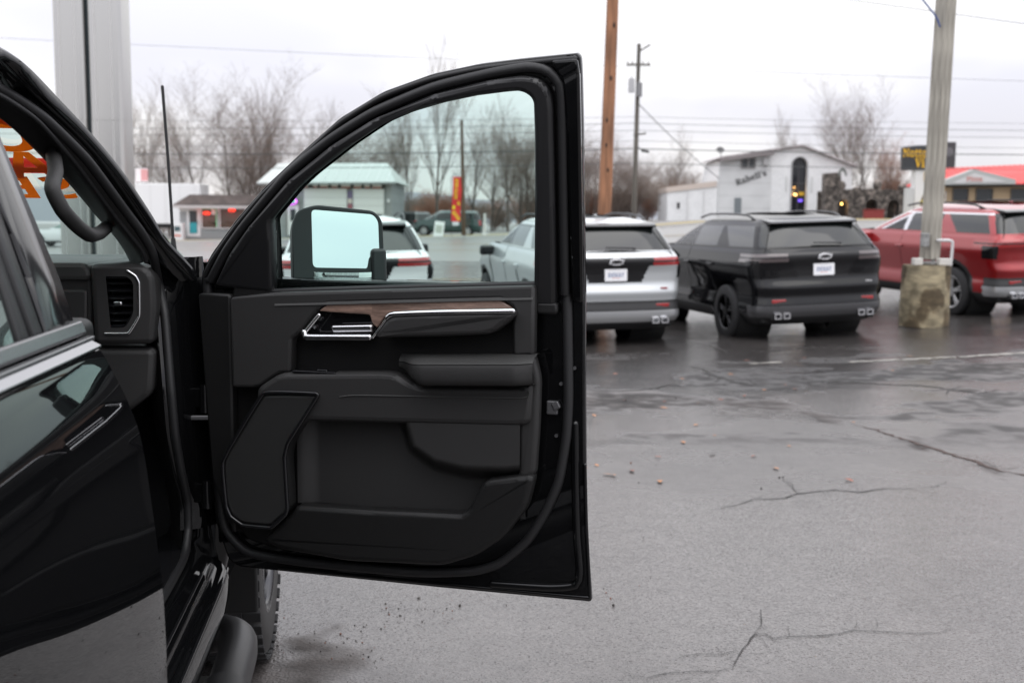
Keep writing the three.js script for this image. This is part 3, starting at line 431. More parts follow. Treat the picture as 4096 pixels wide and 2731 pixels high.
// ---------- the black pickup (origin under the front door hinge, nose towards -z, x to its right) ----------
const truck = thing('pickup_truck', 'black crew cab pickup truck with its front passenger door wide open', 'truck', [-0.825, 0, -2.865], rad(7));
const tp = (name, geo, mat, parent = truck) => mesh(name, geo, mat, parent);
{
  const VB = 1.40, PH = rad(13);
  const lift = (g) => { g.rotateX(PH); g.translate(0, VB, 0); return g; };         // upper frame leans inwards
  const lp = (s, t, n = 0) => [s, VB + t * Math.cos(PH) - n * Math.sin(PH), t * Math.sin(PH) + n * Math.cos(PH)];
  const outerLow = [[-0.012, 1.44], [-0.008, 1.366], [-0.009, 1.132], [-0.003, 0.894], [0.013, 0.774], [0.05, 0.668, 0.03], [0.083, 0.653], [0.407, 0.652], [0.65, 0.651], [1.056, 0.653, 0.004], [1.043, 0.803], [1.036, 0.967], [1.031, 1.183], [1.027, 1.44]];
  const backLow = outerLow.map(([x, y, r]) => [x > 0.9 ? x - 0.05 : x, y, r]);
  const outerUp = [[-0.011, 0.0], [-0.005, 0.045], [0.032, 0.098], [0.117, 0.19], [0.209, 0.275], [0.341, 0.376], [0.435, 0.445], [0.553, 0.505], [0.679, 0.543], [0.797, 0.563], [0.901, 0.572], [0.992, 0.578], [1.027, 0.58, 0.006], [1.033, 0.57], [1.034, 0.535], [1.033, 0.408], [1.03, 0.205], [1.027, 0.0]];
  const glassUp = [[0.213, 0.005], [0.227, 0.151], [0.229, 0.195, 0.004], [0.308, 0.273], [0.353, 0.308], [0.465, 0.382], [0.554, 0.433], [0.621, 0.458], [0.704, 0.479], [0.784, 0.493], [0.863, 0.501], [0.9, 0.503, 0.03], [0.927, 0.485, 0.03], [0.926, 0.40], [0.92, 0.25], [0.907, 0.01]];
  const grow = (pts, k, c) => pts.map(([x, y]) => [c[0] + (x - c[0]) * k, c[1] + (y - c[1]) * k]);
  const seal = [[0.027, 0.03], [0.085, 0.11], [0.153, 0.185], [0.284, 0.309], [0.411, 0.396], [0.53, 0.459], [0.685, 0.514], [0.823, 0.542], [0.915, 0.553], [0.957, 0.545], [0.983, 0.52], [0.990, 0.48], [0.986, 0.246], [0.982, 0.02]];
  const sealLow = [[0.985, 1.42], [0.989, 1.3], [0.992, 1.164], [0.988, 1.064], [0.97, 0.954], [0.936, 0.873], [0.889, 0.796], [0.82, 0.734], [0.748, 0.707], [0.6, 0.69], [0.3, 0.688], [0.12, 0.70], [0.05, 0.76], [0.03, 0.88], [0.02, 1.1], [0.012, 1.42]];
  // shell: inner pressing, thick body behind it, outer skin with its turned edge, and the window frame channel
  const shell = [plate(outerLow, -0.055, -0.03, 0.006, 0.01), plate(backLow, -0.15, -0.055, 0.02, 0.01)];
  shell.push(lift(plate(outerUp, -0.06, -0.028, 0.006, 0.015, [grow(glassUp, 1.02, [0.6, 0.25])])));
  shell.push(lift(plate([[1.0, 0.0], [1.027, 0.0], [1.033, 0.408], [1.034, 0.535], [1.03, 0.57], [0.97, 0.567], [0.995, 0.52], [1.0, 0.42]], -0.03, -0.006, 0.006)));
  // lower rear corner: the folded seam of the pressing
  shell.push(tube([[1.008, 1.10, -0.03], [1.012, 0.95, -0.028], [1.018, 0.82, -0.026], [1.026, 0.735, -0.026], [1.018, 0.695, -0.026], [0.95, 0.682, -0.027], [0.8, 0.676, -0.03]], 0.011, 8, 40), tube([[1.034, 1.0, -0.03], [1.04, 0.85, -0.03], [1.05, 0.70, -0.03], [1.052, 0.665, -0.03]], 0.005, 6, 20), tube([[0.2, 0.662, -0.03], [0.6, 0.662, -0.03], [1.05, 0.664, -0.03]], 0.005, 6, 20));
  const door = tp('front_door', shell, M.blackPaint); door.rotation.y = rad(-21.825);
  const dp = (name, geo, mat) => mesh(name, geo, mat, door);
  dp('window_seal', tube([...seal.map(([s, t]) => lp(s, t, -0.018)), ...sealLow.map(([s, v]) => [s, v, -0.02])], 0.0125, 8, 220, true), M.rubber);
  dp('outer_seal', tube(outerUp.slice(1, 13).map(([s, t]) => lp(s * 0.985 + 0.009, t - 0.011, -0.024)), 0.007, 6, 90), M.rubber);
  const frameOut = [[0.045, 0.02], [0.10, 0.105], [0.165, 0.178], [0.292, 0.298], [0.418, 0.384], [0.535, 0.446], [0.69, 0.50], [0.825, 0.528], [0.905, 0.537, 0.03], [0.945, 0.528, 0.03], [0.966, 0.50, 0.03], [0.970, 0.46], [0.967, 0.246], [0.962, -0.01], [0.907, -0.01]];
  const wf = frameOut.concat([...glassUp].reverse());
  dp('window_frame', lift(plate(wf, -0.035, 0.004, 0.011, 0.012)), M.blackSatin);
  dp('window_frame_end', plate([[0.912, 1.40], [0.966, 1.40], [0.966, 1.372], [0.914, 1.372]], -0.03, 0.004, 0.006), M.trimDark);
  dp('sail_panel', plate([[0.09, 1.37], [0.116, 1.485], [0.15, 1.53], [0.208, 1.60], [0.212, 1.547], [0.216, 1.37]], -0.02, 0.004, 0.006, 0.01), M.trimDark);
  dp('window_glass', lift(new THREE.ShapeGeometry(shapeOf(grow(glassUp, 1.03, [0.6, 0.25]))).translate(0, 0, -0.022)), M.doorGlass);
  // inner trim
  const panelEdge = [[0.911, 1.441], [0.908, 1.271], [0.924, 1.213], [0.921, 1.093], [0.915, 0.974], [0.895, 0.887], [0.836, 0.806], [0.766, 0.754], [0.676, 0.72], [0.416, 0.707], [0.217, 0.715], [0.115, 0.735], [0.065, 0.796], [0.028, 0.912], [0.015, 1.136], [0.006, 1.40]];
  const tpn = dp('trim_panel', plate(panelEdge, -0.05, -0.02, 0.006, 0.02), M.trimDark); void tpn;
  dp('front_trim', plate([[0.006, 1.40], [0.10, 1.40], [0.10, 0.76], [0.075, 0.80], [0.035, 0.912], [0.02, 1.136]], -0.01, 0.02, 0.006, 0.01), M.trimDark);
  dp('upper_trim', plate([[0.108, 1.393], [0.228, 1.408], [0.554, 1.425], [0.917, 1.443], [0.917, 1.276], [0.867, 1.271], [0.862, 1.348], [0.87, 1.385, 0.01], [0.836, 1.409, 0.01], [0.667, 1.4], [0.437, 1.388], [0.378, 1.385, 0.01], [0.352, 1.367], [0.306, 1.31], [0.279, 1.291], [0.275, 1.205], [0.243, 1.201], [0.181, 1.161], [0.108, 1.158]], -0.005, 0.036, 0.008, 0.006), M.trim);
  dp('belt_pad', loft([[-0.006, -0.003], [0.0, 0.006], [-0.006, 0.02], [-0.018, 0.031], [-0.034, 0.0385]].map(([dv, z]) => [[0.235, 1.409], [0.40, 1.417], [0.554, 1.425], [0.75, 1.435], [0.914, 1.443]].map(([a, v]) => [a, v + dv, z])), 24), M.trimSoft);
  dp('belt_seal', tube([[0.215, 1.408, -0.004], [0.55, 1.426, -0.004], [0.91, 1.444, -0.004]], 0.009, 6, 20), M.rubber);
  const woodTex = dataTex(512, 64, (i, j) => { const a = fbm(i / 60, j / 3, 4, 71), b = fbm(i / 9, j / 1.6, 3, 72), v = 0.30 + a * 0.28 + b * 0.1; return [cl(v * 1.02), cl(v * 0.84), cl(v * 0.75)]; }, true, 1); woodTex.repeat.set(2, 9);
  dp('wood_inlay', plate([[0.357, 1.366], [0.378, 1.381], [0.434, 1.386], [0.665, 1.397], [0.831, 1.405], [0.864, 1.387], [0.862, 1.38], [0.665, 1.372], [0.551, 1.362], [0.534, 1.355], [0.514, 1.328], [0.502, 1.336], [0.493, 1.36], [0.387, 1.363]], -0.002, 0.034, 0.003, 0.003), phys(lin(1, 1, 1), 0.35, { map: woodTex, clearcoat: 0.5, clearcoatRoughness: 0.25 }));
  dp('handle_cup', plate([[0.341, 1.353], [0.298, 1.305], [0.318, 1.293], [0.483, 1.299], [0.525, 1.353], [0.484, 1.362], [0.353, 1.361]], 0.0, 0.008, 0.002, 0.006), M.gloss);
  dp('handle_bezel', [tube([[0.36, 1.355, 0.04], [0.322, 1.31, 0.046]], 0.0055, 8, 12), tube([[0.322, 1.311, 0.046], [0.326, 1.302, 0.048], [0.34, 1.2995, 0.05], [0.50, 1.305, 0.05]], 0.0085, 10, 30)], M.satinSilver);
  dp('handle_lever', [box(0.112, 0.022, 0.016, 0.449, 1.3235, 0.036, 0.007, 0.35, 0, 0.055)], M.satinSilver);
  dp('lock_button', [cyl(0.005, 0.005, 0.006, 0.35, 1.343, 0.012, 12, Math.PI / 2), cyl(0.005, 0.005, 0.006, 0.335, 1.322, 0.012, 12, Math.PI / 2)], M.satinSilver);
  dp('pull_handle', plate([[0.519, 1.307], [0.558, 1.357], [0.574, 1.364], [0.681, 1.373], [0.875, 1.382], [0.877, 1.374], [0.861, 1.356], [0.821, 1.326, 0.02], [0.681, 1.315]], 0.0, 0.078, 0.012, 0.006), M.trim);
  dp('handle_strip', [tube([[0.517, 1.307, 0.07], [0.556, 1.358, 0.072]], 0.0032, 6, 8), tube([[0.556, 1.358, 0.072], [0.573, 1.367, 0.074], [0.683, 1.375, 0.076], [0.876, 1.384, 0.076]], 0.0062, 8, 30)], M.chrome);
  { // armrest: a wedge with a stitched top pad over a rounded front
    const top = [], front = [], ss = range(0.57, 0.925, 0.012);
    const prof = (s) => { const a = 1 - sstep(0.57, 0.66, s), h = 0.013 * (s - 0.6) / 0.3; return { zf: lerp(0.1, 0.03, Math.pow(a, 1.6)) * (1 - 0.22 * sstep(0.88, 0.93, s)), h, lo: lerp(1.194, 1.232, a) + h }; };
    const rows = [[], [], [], [], []], fr = [[], [], [], [], [], []];
    for (const s of ss) { const { zf, h, lo } = prof(s); [[0, 1.262], [zf * 0.35, 1.264], [zf * 0.75, 1.258], [zf * 0.96, 1.250], [zf, 1.247]].forEach(([z, y], i) => rows[i].push([s, y + h, z])); [[zf * 0.995, 1.245 + h], [zf * 1.02, 1.238 + h], [zf, lerp(lo, 1.238 + h, 0.4)], [zf * 0.97, lerp(lo, 1.238 + h, 0.12)], [zf * 0.88, lo], [0, lo - 0.003]].forEach(([z, y], i) => fr[i].push([s, y, z])); }
    void top; void front;
    dp('armrest_pad', loft(rows, ss.length, 60), M.trimSoft); dp('armrest', loft(fr, ss.length, 60), M.trim);
  }
  dp('shelf_trim', plate([[0.182, 1.16], [0.251, 1.204, 0.02], [0.536, 1.219, 0.02], [0.565, 1.217], [0.627, 1.189, 0.02], [0.883, 1.198], [0.917, 1.211], [0.913, 1.112], [0.884, 1.101], [0.322, 1.082], [0.282, 1.044], [0.247, 0.996], [0.20, 1.0]], -0.004, 0.05, 0.016, 0.008), M.trim);
  dp('stitch_seam', tube([[0.419, 1.151, 0.05], [0.478, 1.158, 0.0505], [0.883, 1.172, 0.0505], [0.91, 1.186, 0.048]], 0.0022, 5, 40), M.trimSoft);
  { // pocket floor that swells into a soft moulded pad below the shelf
    const poly = [[0.57, 1.12], [0.93, 1.13], [0.93, 1.0], [0.89, 0.985], [0.84, 0.978], [0.74, 0.974], [0.66, 0.988], [0.60, 1.025]], sd = (x, y) => { let d = 1e9, inn = false; for (let i = 0, j = poly.length - 1; i < poly.length; j = i++) { const [ax, ay] = poly[j], [bx, by] = poly[i], t = cl(((x - ax) * (bx - ax) + (y - ay) * (by - ay)) / ((bx - ax) ** 2 + (by - ay) ** 2)); d = Math.min(d, Math.hypot(x - ax - t * (bx - ax), y - ay - t * (by - ay))); if ((ay > y) !== (by > y) && x < (bx - ax) * (y - ay) / (by - ay) + ax) inn = !inn; } return inn ? d : -d; };
    const g = new THREE.PlaneGeometry(0.612, 0.25, 122, 60); g.translate(0.581, 0.98, 0); const p = g.attributes.position; for (let i = 0; i < p.count; i++) { const x = p.getX(i), y = p.getY(i); p.setZ(i, lerp(-0.019, 0.044, sstep(-0.03, 0.022, sd(x, y))) + 0.02 * (1 - sstep(0.28, 0.33, x))); } g.computeVertexNormals(); dp('pocket_liner', g, M.trim);
  }
  dp('rear_column', plate([[0.916, 1.275], [0.931, 1.218], [0.929, 1.099], [0.922, 0.981], [0.896, 0.969], [0.88, 0.973], [0.877, 1.205], [0.877, 1.268]], -0.01, 0.032, 0.012, 0.006), M.trim);
  dp('map_pocket', plate([[0.292, 0.861], [0.497, 0.864], [0.74, 0.873, 0.015], [0.758, 0.886, 0.012], [0.797, 0.962], [0.883, 0.98], [0.926, 0.985], [0.906, 0.899], [0.848, 0.82], [0.779, 0.769], [0.691, 0.735], [0.436, 0.723], [0.24, 0.738], [0.191, 0.759], [0.235, 0.80], [0.277, 0.836]], -0.004, 0.047, 0.015, 0.012), M.trimDark);  // darker trim tone: the dimmer light low on the door put into colour
  const spk = [[0.211, 1.151], [0.353, 1.157, 0.012], [0.361, 1.152, 0.012], [0.278, 1.027], [0.267, 0.986], [0.273, 0.855], [0.267, 0.837], [0.225, 0.799], [0.144, 0.799, 0.02], [0.11, 0.819, 0.02], [0.097, 0.847], [0.09, 0.928], [0.09, 0.963], [0.11, 1.001]];
  const perf = dataTex(64, 64, (i, j) => [Math.hypot((i % 16) - 8, (j % 16) - 8) < 4.5 ? 0.1 : 0.7], false, 120);
  dp('speaker_grille', plate(grow(spk, 0.975, [0.2, 0.98]), -0.004, 0.058, 0.006, 0.016), std(lin(0.010, 0.010, 0.010), 0.5, 0, { bumpMap: perf, bumpScale: 0.0006 }));
  dp('speaker_bezel', tube(spk.map(([x, y]) => [x, y, 0.057]), 0.0056, 8, 200, true, 0.12), M.gloss);
  dp('switch_bank', [box(0.12, 0.006, 0.03, 0.345, 1.209, 0.03, 0.002), box(0.03, 0.008, 0.016, 0.365, 1.213, 0.032, 0.003)], M.gloss);
  dp('door_latch', [box(0.03, 0.035, 0.014, 0.952, 1.14, -0.024, 0.004), box(0.02, 0.02, 0.014, 0.962, 1.146, -0.02, 0.004, 0, 0, 0.5)], M.steel);
  for (const [s, v] of [[0.972, 1.20], [0.962, 1.07], [1.005, 1.24]]) dp('bolt', cyl(0.0045, 0.0045, 0.006, s, v, -0.026, 10, Math.PI / 2), M.steel);
  dp('door_check', [box(0.05, 0.03, 0.012, 0.0, 1.13, -0.03, 0.004)], M.steel);
  // folded tow mirror outside the glass
  const mir = (g, up = -9) => { g.scale(0.86, 1, 1); g.rotateX(rad(up)); g.rotateY(rad(30)); g.translate(0.322, 1.50, -0.235); return g; };
  const hOut = [[-0.178, 0.08], [-0.16, 0.12, 0.02], [-0.1, 0.136, 0.02], [0.085, 0.121, 0.025], [0.112, 0.095, 0.02], [0.114, -0.02], [0.114, -0.20], [0.09, -0.235, 0.03], [-0.14, -0.235, 0.03], [-0.178, -0.20]];
  const gl = [[-0.115, 0.124, 0.008], [0.082, 0.112, 0.018], [0.1, 0.092], [0.101, 0.007, 0.01], [0.087, -0.002], [0.068, -0.008, 0.012], [0.062, -0.036, 0.008], [0.055, -0.043], [-0.115, -0.04, 0.008]];
  const cx = [[-0.115, -0.05, 0.006], [0.058, -0.051, 0.01], [0.063, -0.08], [0.085, -0.11], [0.09, -0.20, 0.02], [-0.115, -0.20, 0.02]];
  dp('mirror_housing', [mir(plate(hOut, -0.10, -0.012, 0.03, 0.02)), mir(plate(hOut, -0.012, 0.006, 0.004, 0.02, [gl.map(([x, y]) => [x * 1.03, y * 1.03]), cx.map(([x, y]) => [x * 1.03, y])])), mir(box(0.05, 0.10, 0.03, 0.095, -0.035, 0.006, 0.012))], M.blackSatin);
  dp('mirror_arm', [rod([0.02, 1.36, -0.14], [0.2, 1.36, -0.26], 0.035, 0.035, 12), rod([0.02, 1.28, -0.14], [0.2, 1.30, -0.26], 0.035, 0.035, 12)], M.blackSatin);
  dp('mirror_glass', mir(plate(gl, -0.006, 0.001, 0)), M.mirror);
  { // wide-angle glass: a shallow dome
    const g = new THREE.PlaneGeometry(0.22, 0.16, 40, 32), p = g.attributes.position; for (let i = 0; i < p.count; i++) { const x = p.getX(i), y = p.getY(i); p.setZ(i, -(x * x + y * y) / 0.8); } g.computeVertexNormals(); g.translate(-0.005, -0.126, 0.042); dp('mirror_wide_glass', mir(g, 7), M.mirror);
  }
}
{ // cab around the open doorway
  const K0 = [[-0.003, 1.451, 0.016], [-0.023, 1.484, 0.041], [-0.067, 1.546, 0.088], [-0.092, 1.609, 0.143], [-0.128, 1.699, 0.248], [-0.165, 1.773, 0.351], [-0.208, 1.845, 0.464], [-0.238, 1.901, 0.586], [-0.265, 1.923, 0.656], [-0.285, 1.945, 0.9], [-0.29, 1.95, 1.6], [-0.29, 1.95, 2.1]];
  const K1 = [[-0.016, 1.438, 0.021], [-0.053, 1.485, 0.056], [-0.098, 1.563, 0.115], [-0.135, 1.656, 0.218], [-0.17, 1.741, 0.334], [-0.205, 1.797, 0.416], [-0.236, 1.841, 0.495], [-0.258, 1.88, 0.581], [-0.274, 1.896, 0.633], [-0.29, 1.915, 0.9], [-0.295, 1.92, 1.6]];
  const K2 = [[-0.097, 1.497, 0.092], [-0.101, 1.521, 0.111], [-0.116, 1.565, 0.155], [-0.139, 1.614, 0.208], [-0.184, 1.725, 0.362], [-0.233, 1.802, 0.487], [-0.266, 1.835, 0.55], [-0.286, 1.851, 0.601], [-0.3, 1.875, 0.9], [-0.305, 1.88, 1.6]];
  const K3 = [[-0.115, 1.486, 0.099], [-0.119, 1.515, 0.123], [-0.16, 1.597, 0.212], [-0.203, 1.712, 0.372], [-0.241, 1.795, 0.511], [-0.273, 1.83, 0.598], [-0.3, 1.85, 0.68], [-0.32, 1.865, 0.9], [-0.325, 1.87, 1.6]];
  const K4 = [[-0.212, 1.455, -0.20], [-0.215, 1.508, -0.108], [-0.222, 1.553, -0.015], [-0.237, 1.599, 0.082], [-0.257, 1.673, 0.238], [-0.274, 1.711, 0.319], [-0.314, 1.794, 0.492], [-0.36, 1.83, 0.58], [-0.42, 1.855, 0.9], [-0.43, 1.86, 1.6]];
  const off = (L, d) => L.map(([x, y, z]) => [x + d[0], y + d[1], z + d[2]]);
  const front = off(K0.slice(0, 9), [-0.05, 0.025, -0.10]);
  tp('a_pillar', [loft([[...front, [-0.36, 1.99, 0.75], [-0.38, 2.0, 1.6], [-0.38, 2.0, 2.1]], off(K0, [-0.018, 0.012, -0.03]), K0, off(K0, [-0.008, -0.016, 0.012]), K1], 80)], M.blackPaint);
  tp('a_pillar_inner_panel', loft([K1, off(K1, [-0.028, -0.008, -0.006]), K2], 70), M.blackPaint);
  tp('a_pillar_trim', loft([K2, K3, off(K3, [-0.02, -0.006, -0.03]), K4.map((p, i) => { const q = K3[Math.min(i, K3.length - 1)]; return [lerp(p[0], q[0], 0.35), lerp(p[1], q[1], 0.4) - 0.012, lerp(p[2], q[2], 0.4)]; }), K4], 70), M.trim);
  const sealLow = [[-0.12, 1.493, 0.0], [-0.1, 1.426, 0.021], [-0.08, 1.35, 0.058], [-0.07, 1.262, 0.083], [-0.06, 1.153, 0.105], [-0.055, 1.037, 0.095], [-0.05, 0.937, 0.056], [-0.045, 0.84, 0.001], [-0.045, 0.76, -0.0], [-0.045, 0.71, 0.06], [-0.045, 0.70, 0.2], [-0.045, 0.70, 0.9]];
  tp('doorway_seal', [tube([...[...K2].reverse(), ...sealLow.slice(1)], 0.0115, 8, 260), tube(K1, 0.006, 6, 80), tube(K3, 0.006, 6, 80)], M.rubber);
  // hinge pillar: pressing between doorway seal and fender edge
  const hp = sealLow.slice(0, 9);
  tp('hinge_pillar', loft([hp.map((p) => [p[0] - 0.02, p[1], p[2] + 0.004]), hp, hp.map(([x, y, z], i) => [x + 0.028, y, lerp(z, -0.02, 0.55)]), hp.map(([x, y]) => [lerp(-0.02, 0.0, (1.5 - y) / 0.7), y, -0.03]), hp.map(([x, y]) => [lerp(-0.005, 0.05, (1.5 - y) / 0.7), y, -0.09])], 40), M.blackPaint);
  for (const y of [1.12, 0.86]) tp('door_hinge', [box(0.07, 0.055, 0.03, -0.01, y, -0.012, 0.006, 0, -0.5), cyl(0.013, 0.013, 0.075, 0.008, y, 0.012, 12)], M.blackPaint);
  tp('door_check_strap', [box(0.06, 0.012, 0.014, 0.0, 1.07, 0.02, 0.003)], M.steel);
  // dashboard end, vent, glovebox, kick panel
  const dashCap = [[-0.247, 1.48], [-0.158, 1.482], [-0.115, 1.476, 0.02], [-0.093, 1.45, 0.02], [-0.089, 1.377], [-0.098, 1.278], [-0.243, 1.277]];
  const ventOut = [[-0.224, 1.463], [-0.155, 1.463, 0.012], [-0.137, 1.45, 0.01], [-0.129, 1.432], [-0.131, 1.35], [-0.158, 1.306], [-0.214, 1.305]], ventIn = [[-0.212, 1.447], [-0.155, 1.447], [-0.143, 1.436], [-0.141, 1.428], [-0.143, 1.36], [-0.163, 1.326], [-0.208, 1.324]];
  const dash = tp('dashboard', [plate(dashCap, 0.02, 0.12, 0.014, 0.014, [ventOut]), box(1.5, 0.03, 0.62, -0.9, 1.462, -0.21, 0.012), plate([[-1.75, 1.28], [-0.25, 1.278], [-0.245, 1.40], [-0.247, 1.465], [-0.4, 1.478], [-1.75, 1.478]], -0.05, 0.095, 0.014, 0.01)], M.trim);
  mesh('dash_pad', [plate([[-1.75, 1.44], [-0.252, 1.438], [-0.245, 1.455], [-0.26, 1.483], [-1.75, 1.485]], -0.5, 0.11, 0.012, 0.008)], M.trimSoft, dash);
  mesh('vent_bezel', tube(ventOut.slice(0, 7).map(([x, y]) => [x, y, 0.121]).slice(1, 7), 0.0042, 8, 60, false, 0.15), M.satinSilver, dash);
  mesh('vent_cavity', plate(ventOut, 0.02, 0.05, 0), M.dark, dash);
  mesh('vent_frame', plate(ventOut.map(([x, y]) => [x, y]), 0.06, 0.117, 0.003, 0.004, [ventIn]), M.gloss, dash);
  for (let k = 0; k < 6; k++) mesh('vent_slat', box(0.075, 0.0035, 0.03, -0.178, 1.34 + k * 0.019, 0.095, 0.0015, 0.35), M.gloss, dash);
  mesh('vent_knob', [box(0.022, 0.012, 0.014, -0.182, 1.381, 0.115, 0.005)], M.satinSilver, dash);
  mesh('glovebox', plate([[-0.62, 1.305], [-0.262, 1.308], [-0.258, 1.415], [-0.62, 1.412]], 0.09, 0.108, 0.006, 0.012), M.trim, dash);
  mesh('lower_dash', plate([[-0.62, 1.10], [-0.17, 1.10], [-0.105, 1.15], [-0.098, 1.265], [-0.62, 1.27]], -0.05, 0.105, 0.016, 0.02), M.trim, dash);
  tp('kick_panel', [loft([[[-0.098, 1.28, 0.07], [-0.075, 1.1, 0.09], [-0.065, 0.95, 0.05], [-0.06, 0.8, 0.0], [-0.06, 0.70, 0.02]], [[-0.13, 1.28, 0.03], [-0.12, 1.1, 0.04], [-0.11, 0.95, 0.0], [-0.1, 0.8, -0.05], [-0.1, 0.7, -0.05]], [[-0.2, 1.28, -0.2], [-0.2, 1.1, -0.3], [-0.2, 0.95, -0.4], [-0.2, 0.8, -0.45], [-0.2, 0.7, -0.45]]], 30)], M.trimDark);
  // grab handle on the pillar
  tp('grab_handle', (() => { const g = tube([[-0.245, 1.735, 0.40], [-0.222, 1.692, 0.47], [-0.213, 1.655, 0.53], [-0.196, 1.61, 0.52], [-0.182, 1.575, 0.46], [-0.178, 1.556, 0.38], [-0.19, 1.558, 0.25], [-0.2, 1.57, 0.14]], 0.0165, 12, 70); return g; })(), M.trim);
  // windshield and the mirrored lettering seen from inside
  const wz = (h) => -0.35 + (h - 1.45) * 2.1;
  tp('windshield', loft([[[-0.05, 1.40, wz(1.40) - 0.0], [-0.16, 1.65, wz(1.65)], [-0.3, 1.9, wz(1.9)]], [[-0.9, 1.40, wz(1.40) - 0.1], [-0.9, 1.65, wz(1.65) - 0.06], [-0.9, 1.9, wz(1.9) - 0.03]], [[-1.75, 1.40, wz(1.40)], [-1.66, 1.65, wz(1.65)], [-1.55, 1.9, wz(1.9)]]].map((r) => r), 16), M.windshield);
  const slope = Math.atan(2.1), vinyl = (c) => phys(c, 0.95, { transmission: 0.5, thickness: 0, side: THREE.DoubleSide }), orange = vinyl(lin(0.95, 0.4, 0.02)), redVinyl = vinyl(lin(0.9, 0.2, 0.18));
  const onGlass = (g, x, h) => { g.rotateY(Math.PI); g.rotateX(slope - Math.PI / 2 + Math.PI / 2); g.translate(x, h, wz(h) - 0.012); return g; };
  const letters = (s, size, x, h, mat, name) => { const g = new TextGeometry(s, { font: fontBold, size, depth: 0.001, curveSegments: 5 }); g.rotateY(Math.PI); g.rotateX(slope); g.translate(x, h, wz(h) + 0.012); return mesh(name, g, mat, wind); };
  void onGlass;
  const wind = truck.children[truck.children.length - 1];
  letters('O', 0.15, -0.285, 1.745, orange, 'windshield_lettering'); letters('AMA', 0.13, -0.292, 1.688, orange, 'windshield_lettering'); letters('SEN', 0.115, -0.275, 1.642, orange, 'windshield_lettering');
  { const g = box(0.9, 0.075, 0.001, -0.45, 0.037, -0.001); g.rotateX(slope); g.translate(-0.285, 1.70, wz(1.688) + 0.010); mesh('windshield_vinyl_band', g, redVinyl, wind); }
  { const g = box(0.9, 0.05, 0.001, -0.45, 0.025, -0.001); g.rotateX(slope); g.translate(-0.30, 1.79, wz(1.79) + 0.010); mesh('windshield_vinyl_band', g, orange, wind); }
  // roof, floor, far side and back wall close the cabin
  tp('roof', [loft([[[-0.32, 1.97, 0.70], [-0.36, 1.99, 1.2], [-0.36, 1.99, 2.15]], [[-0.6, 2.02, 0.66], [-0.6, 2.05, 1.2], [-0.6, 2.04, 2.15]], [[-1.3, 2.02, 0.66], [-1.3, 2.05, 1.2], [-1.3, 2.04, 2.15]], [[-1.6, 1.93, 0.7], [-1.6, 1.96, 1.2], [-1.6, 1.95, 2.15]]], 20), box(1.25, 0.03, 1.6, -0.95, 1.88, 1.4, 0.01)], M.blackPaint);
  tp('cabin_floor', [box(1.8, 0.05, 2.4, -0.97, 0.66, 0.85, 0.01), box(1.8, 0.8, 0.05, -0.97, 1.06, -0.42)], M.dark);
  tp('far_door', [box(0.08, 0.75, 2.2, -1.88, 1.02, 1.05, 0.03), box(0.06, 0.5, 0.14, -1.78, 1.65, 1.08, 0.02, 0, 0, -0.3), box(0.06, 0.5, 0.2, -1.78, 1.65, 2.1, 0.02, 0, 0, -0.3)], M.blackPaint);
  tp('far_window', [box(0.01, 0.5, 2.1, -1.78, 1.64, 1.15, 0, 0, 0, -0.3)], M.tint);
  tp('back_wall', [box(1.8, 1.0, 0.06, -0.97, 1.14, 2.14, 0.02), box(1.6, 0.3, 0.06, -0.97, 1.78, 2.14, 0.02)], M.blackPaint);
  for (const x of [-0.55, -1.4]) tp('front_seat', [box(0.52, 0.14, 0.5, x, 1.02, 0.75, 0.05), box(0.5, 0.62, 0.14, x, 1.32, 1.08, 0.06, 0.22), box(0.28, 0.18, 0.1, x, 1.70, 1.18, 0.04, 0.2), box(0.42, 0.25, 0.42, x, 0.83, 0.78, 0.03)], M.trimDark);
  // rear door: body pressing swept back from the pillar
  const prof = [[-0.045, 1.395], [-0.02, 1.388], [0.001, 1.372], [0.023, 1.329], [0.043, 1.284], [0.063, 1.219], [0.077, 1.109], [0.092, 0.947], [0.095, 0.776], [0.088, 0.68], [0.07, 0.645]];
  const rd = tp('rear_door', loft([prof.map(([x, y]) => [x - 0.09, y, 1.045]), prof.map(([x, y]) => [x - 0.012, y, 1.03]), prof.map(([x, y]) => [x - 0.003, y, 1.033]), ...[1.045, 1.2, 1.4, 1.6, 1.8, 2.2].map((z) => prof.map(([x, y]) => [x, y, z])), prof.map(([x, y]) => [x - 0.05, y, 2.205])], 60), M.blackPaint);
  const gx = (h) => -0.045 - 0.36 * (h - 1.397);
  const side = (pts, dx) => { // plate lying in the leaning glass plane: pts [h, z]
    const g = new THREE.ShapeGeometry(new THREE.Shape(pts.map(([h, z]) => new THREE.Vector2(z, h)))), p = g.attributes.position, q = []; for (let i = 0; i < p.count; i++) q.push([gx(p.getY(i)) + dx, p.getY(i), p.getX(i)]); q.forEach((v, i) => p.setXYZ(i, ...v)); g.computeVertexNormals(); return g; };
  const slab = (pts, d0, d1) => { const e = plate(pts.map(([h, z]) => [z, h]), d0, d1, 0.003, 0.006), p = e.attributes.position; for (let i = 0; i < p.count; i++) { const z = p.getX(i), h = p.getY(i), x = p.getZ(i); p.setXYZ(i, gx(h) + x, h, z); } e.computeVertexNormals(); return smooth(e, 40); };
  mesh('pillar_cover', slab([[1.40, 1.004], [1.489, 0.98], [1.579, 0.98], [1.675, 0.985], [1.80, 0.985], [1.86, 1.02], [1.80, 1.12], [1.616, 1.124], [1.566, 1.122], [1.501, 1.123], [1.40, 1.163]], -0.03, 0.0), phys(lin(0.012, 0.012, 0.013), 0.13, {}), rd);
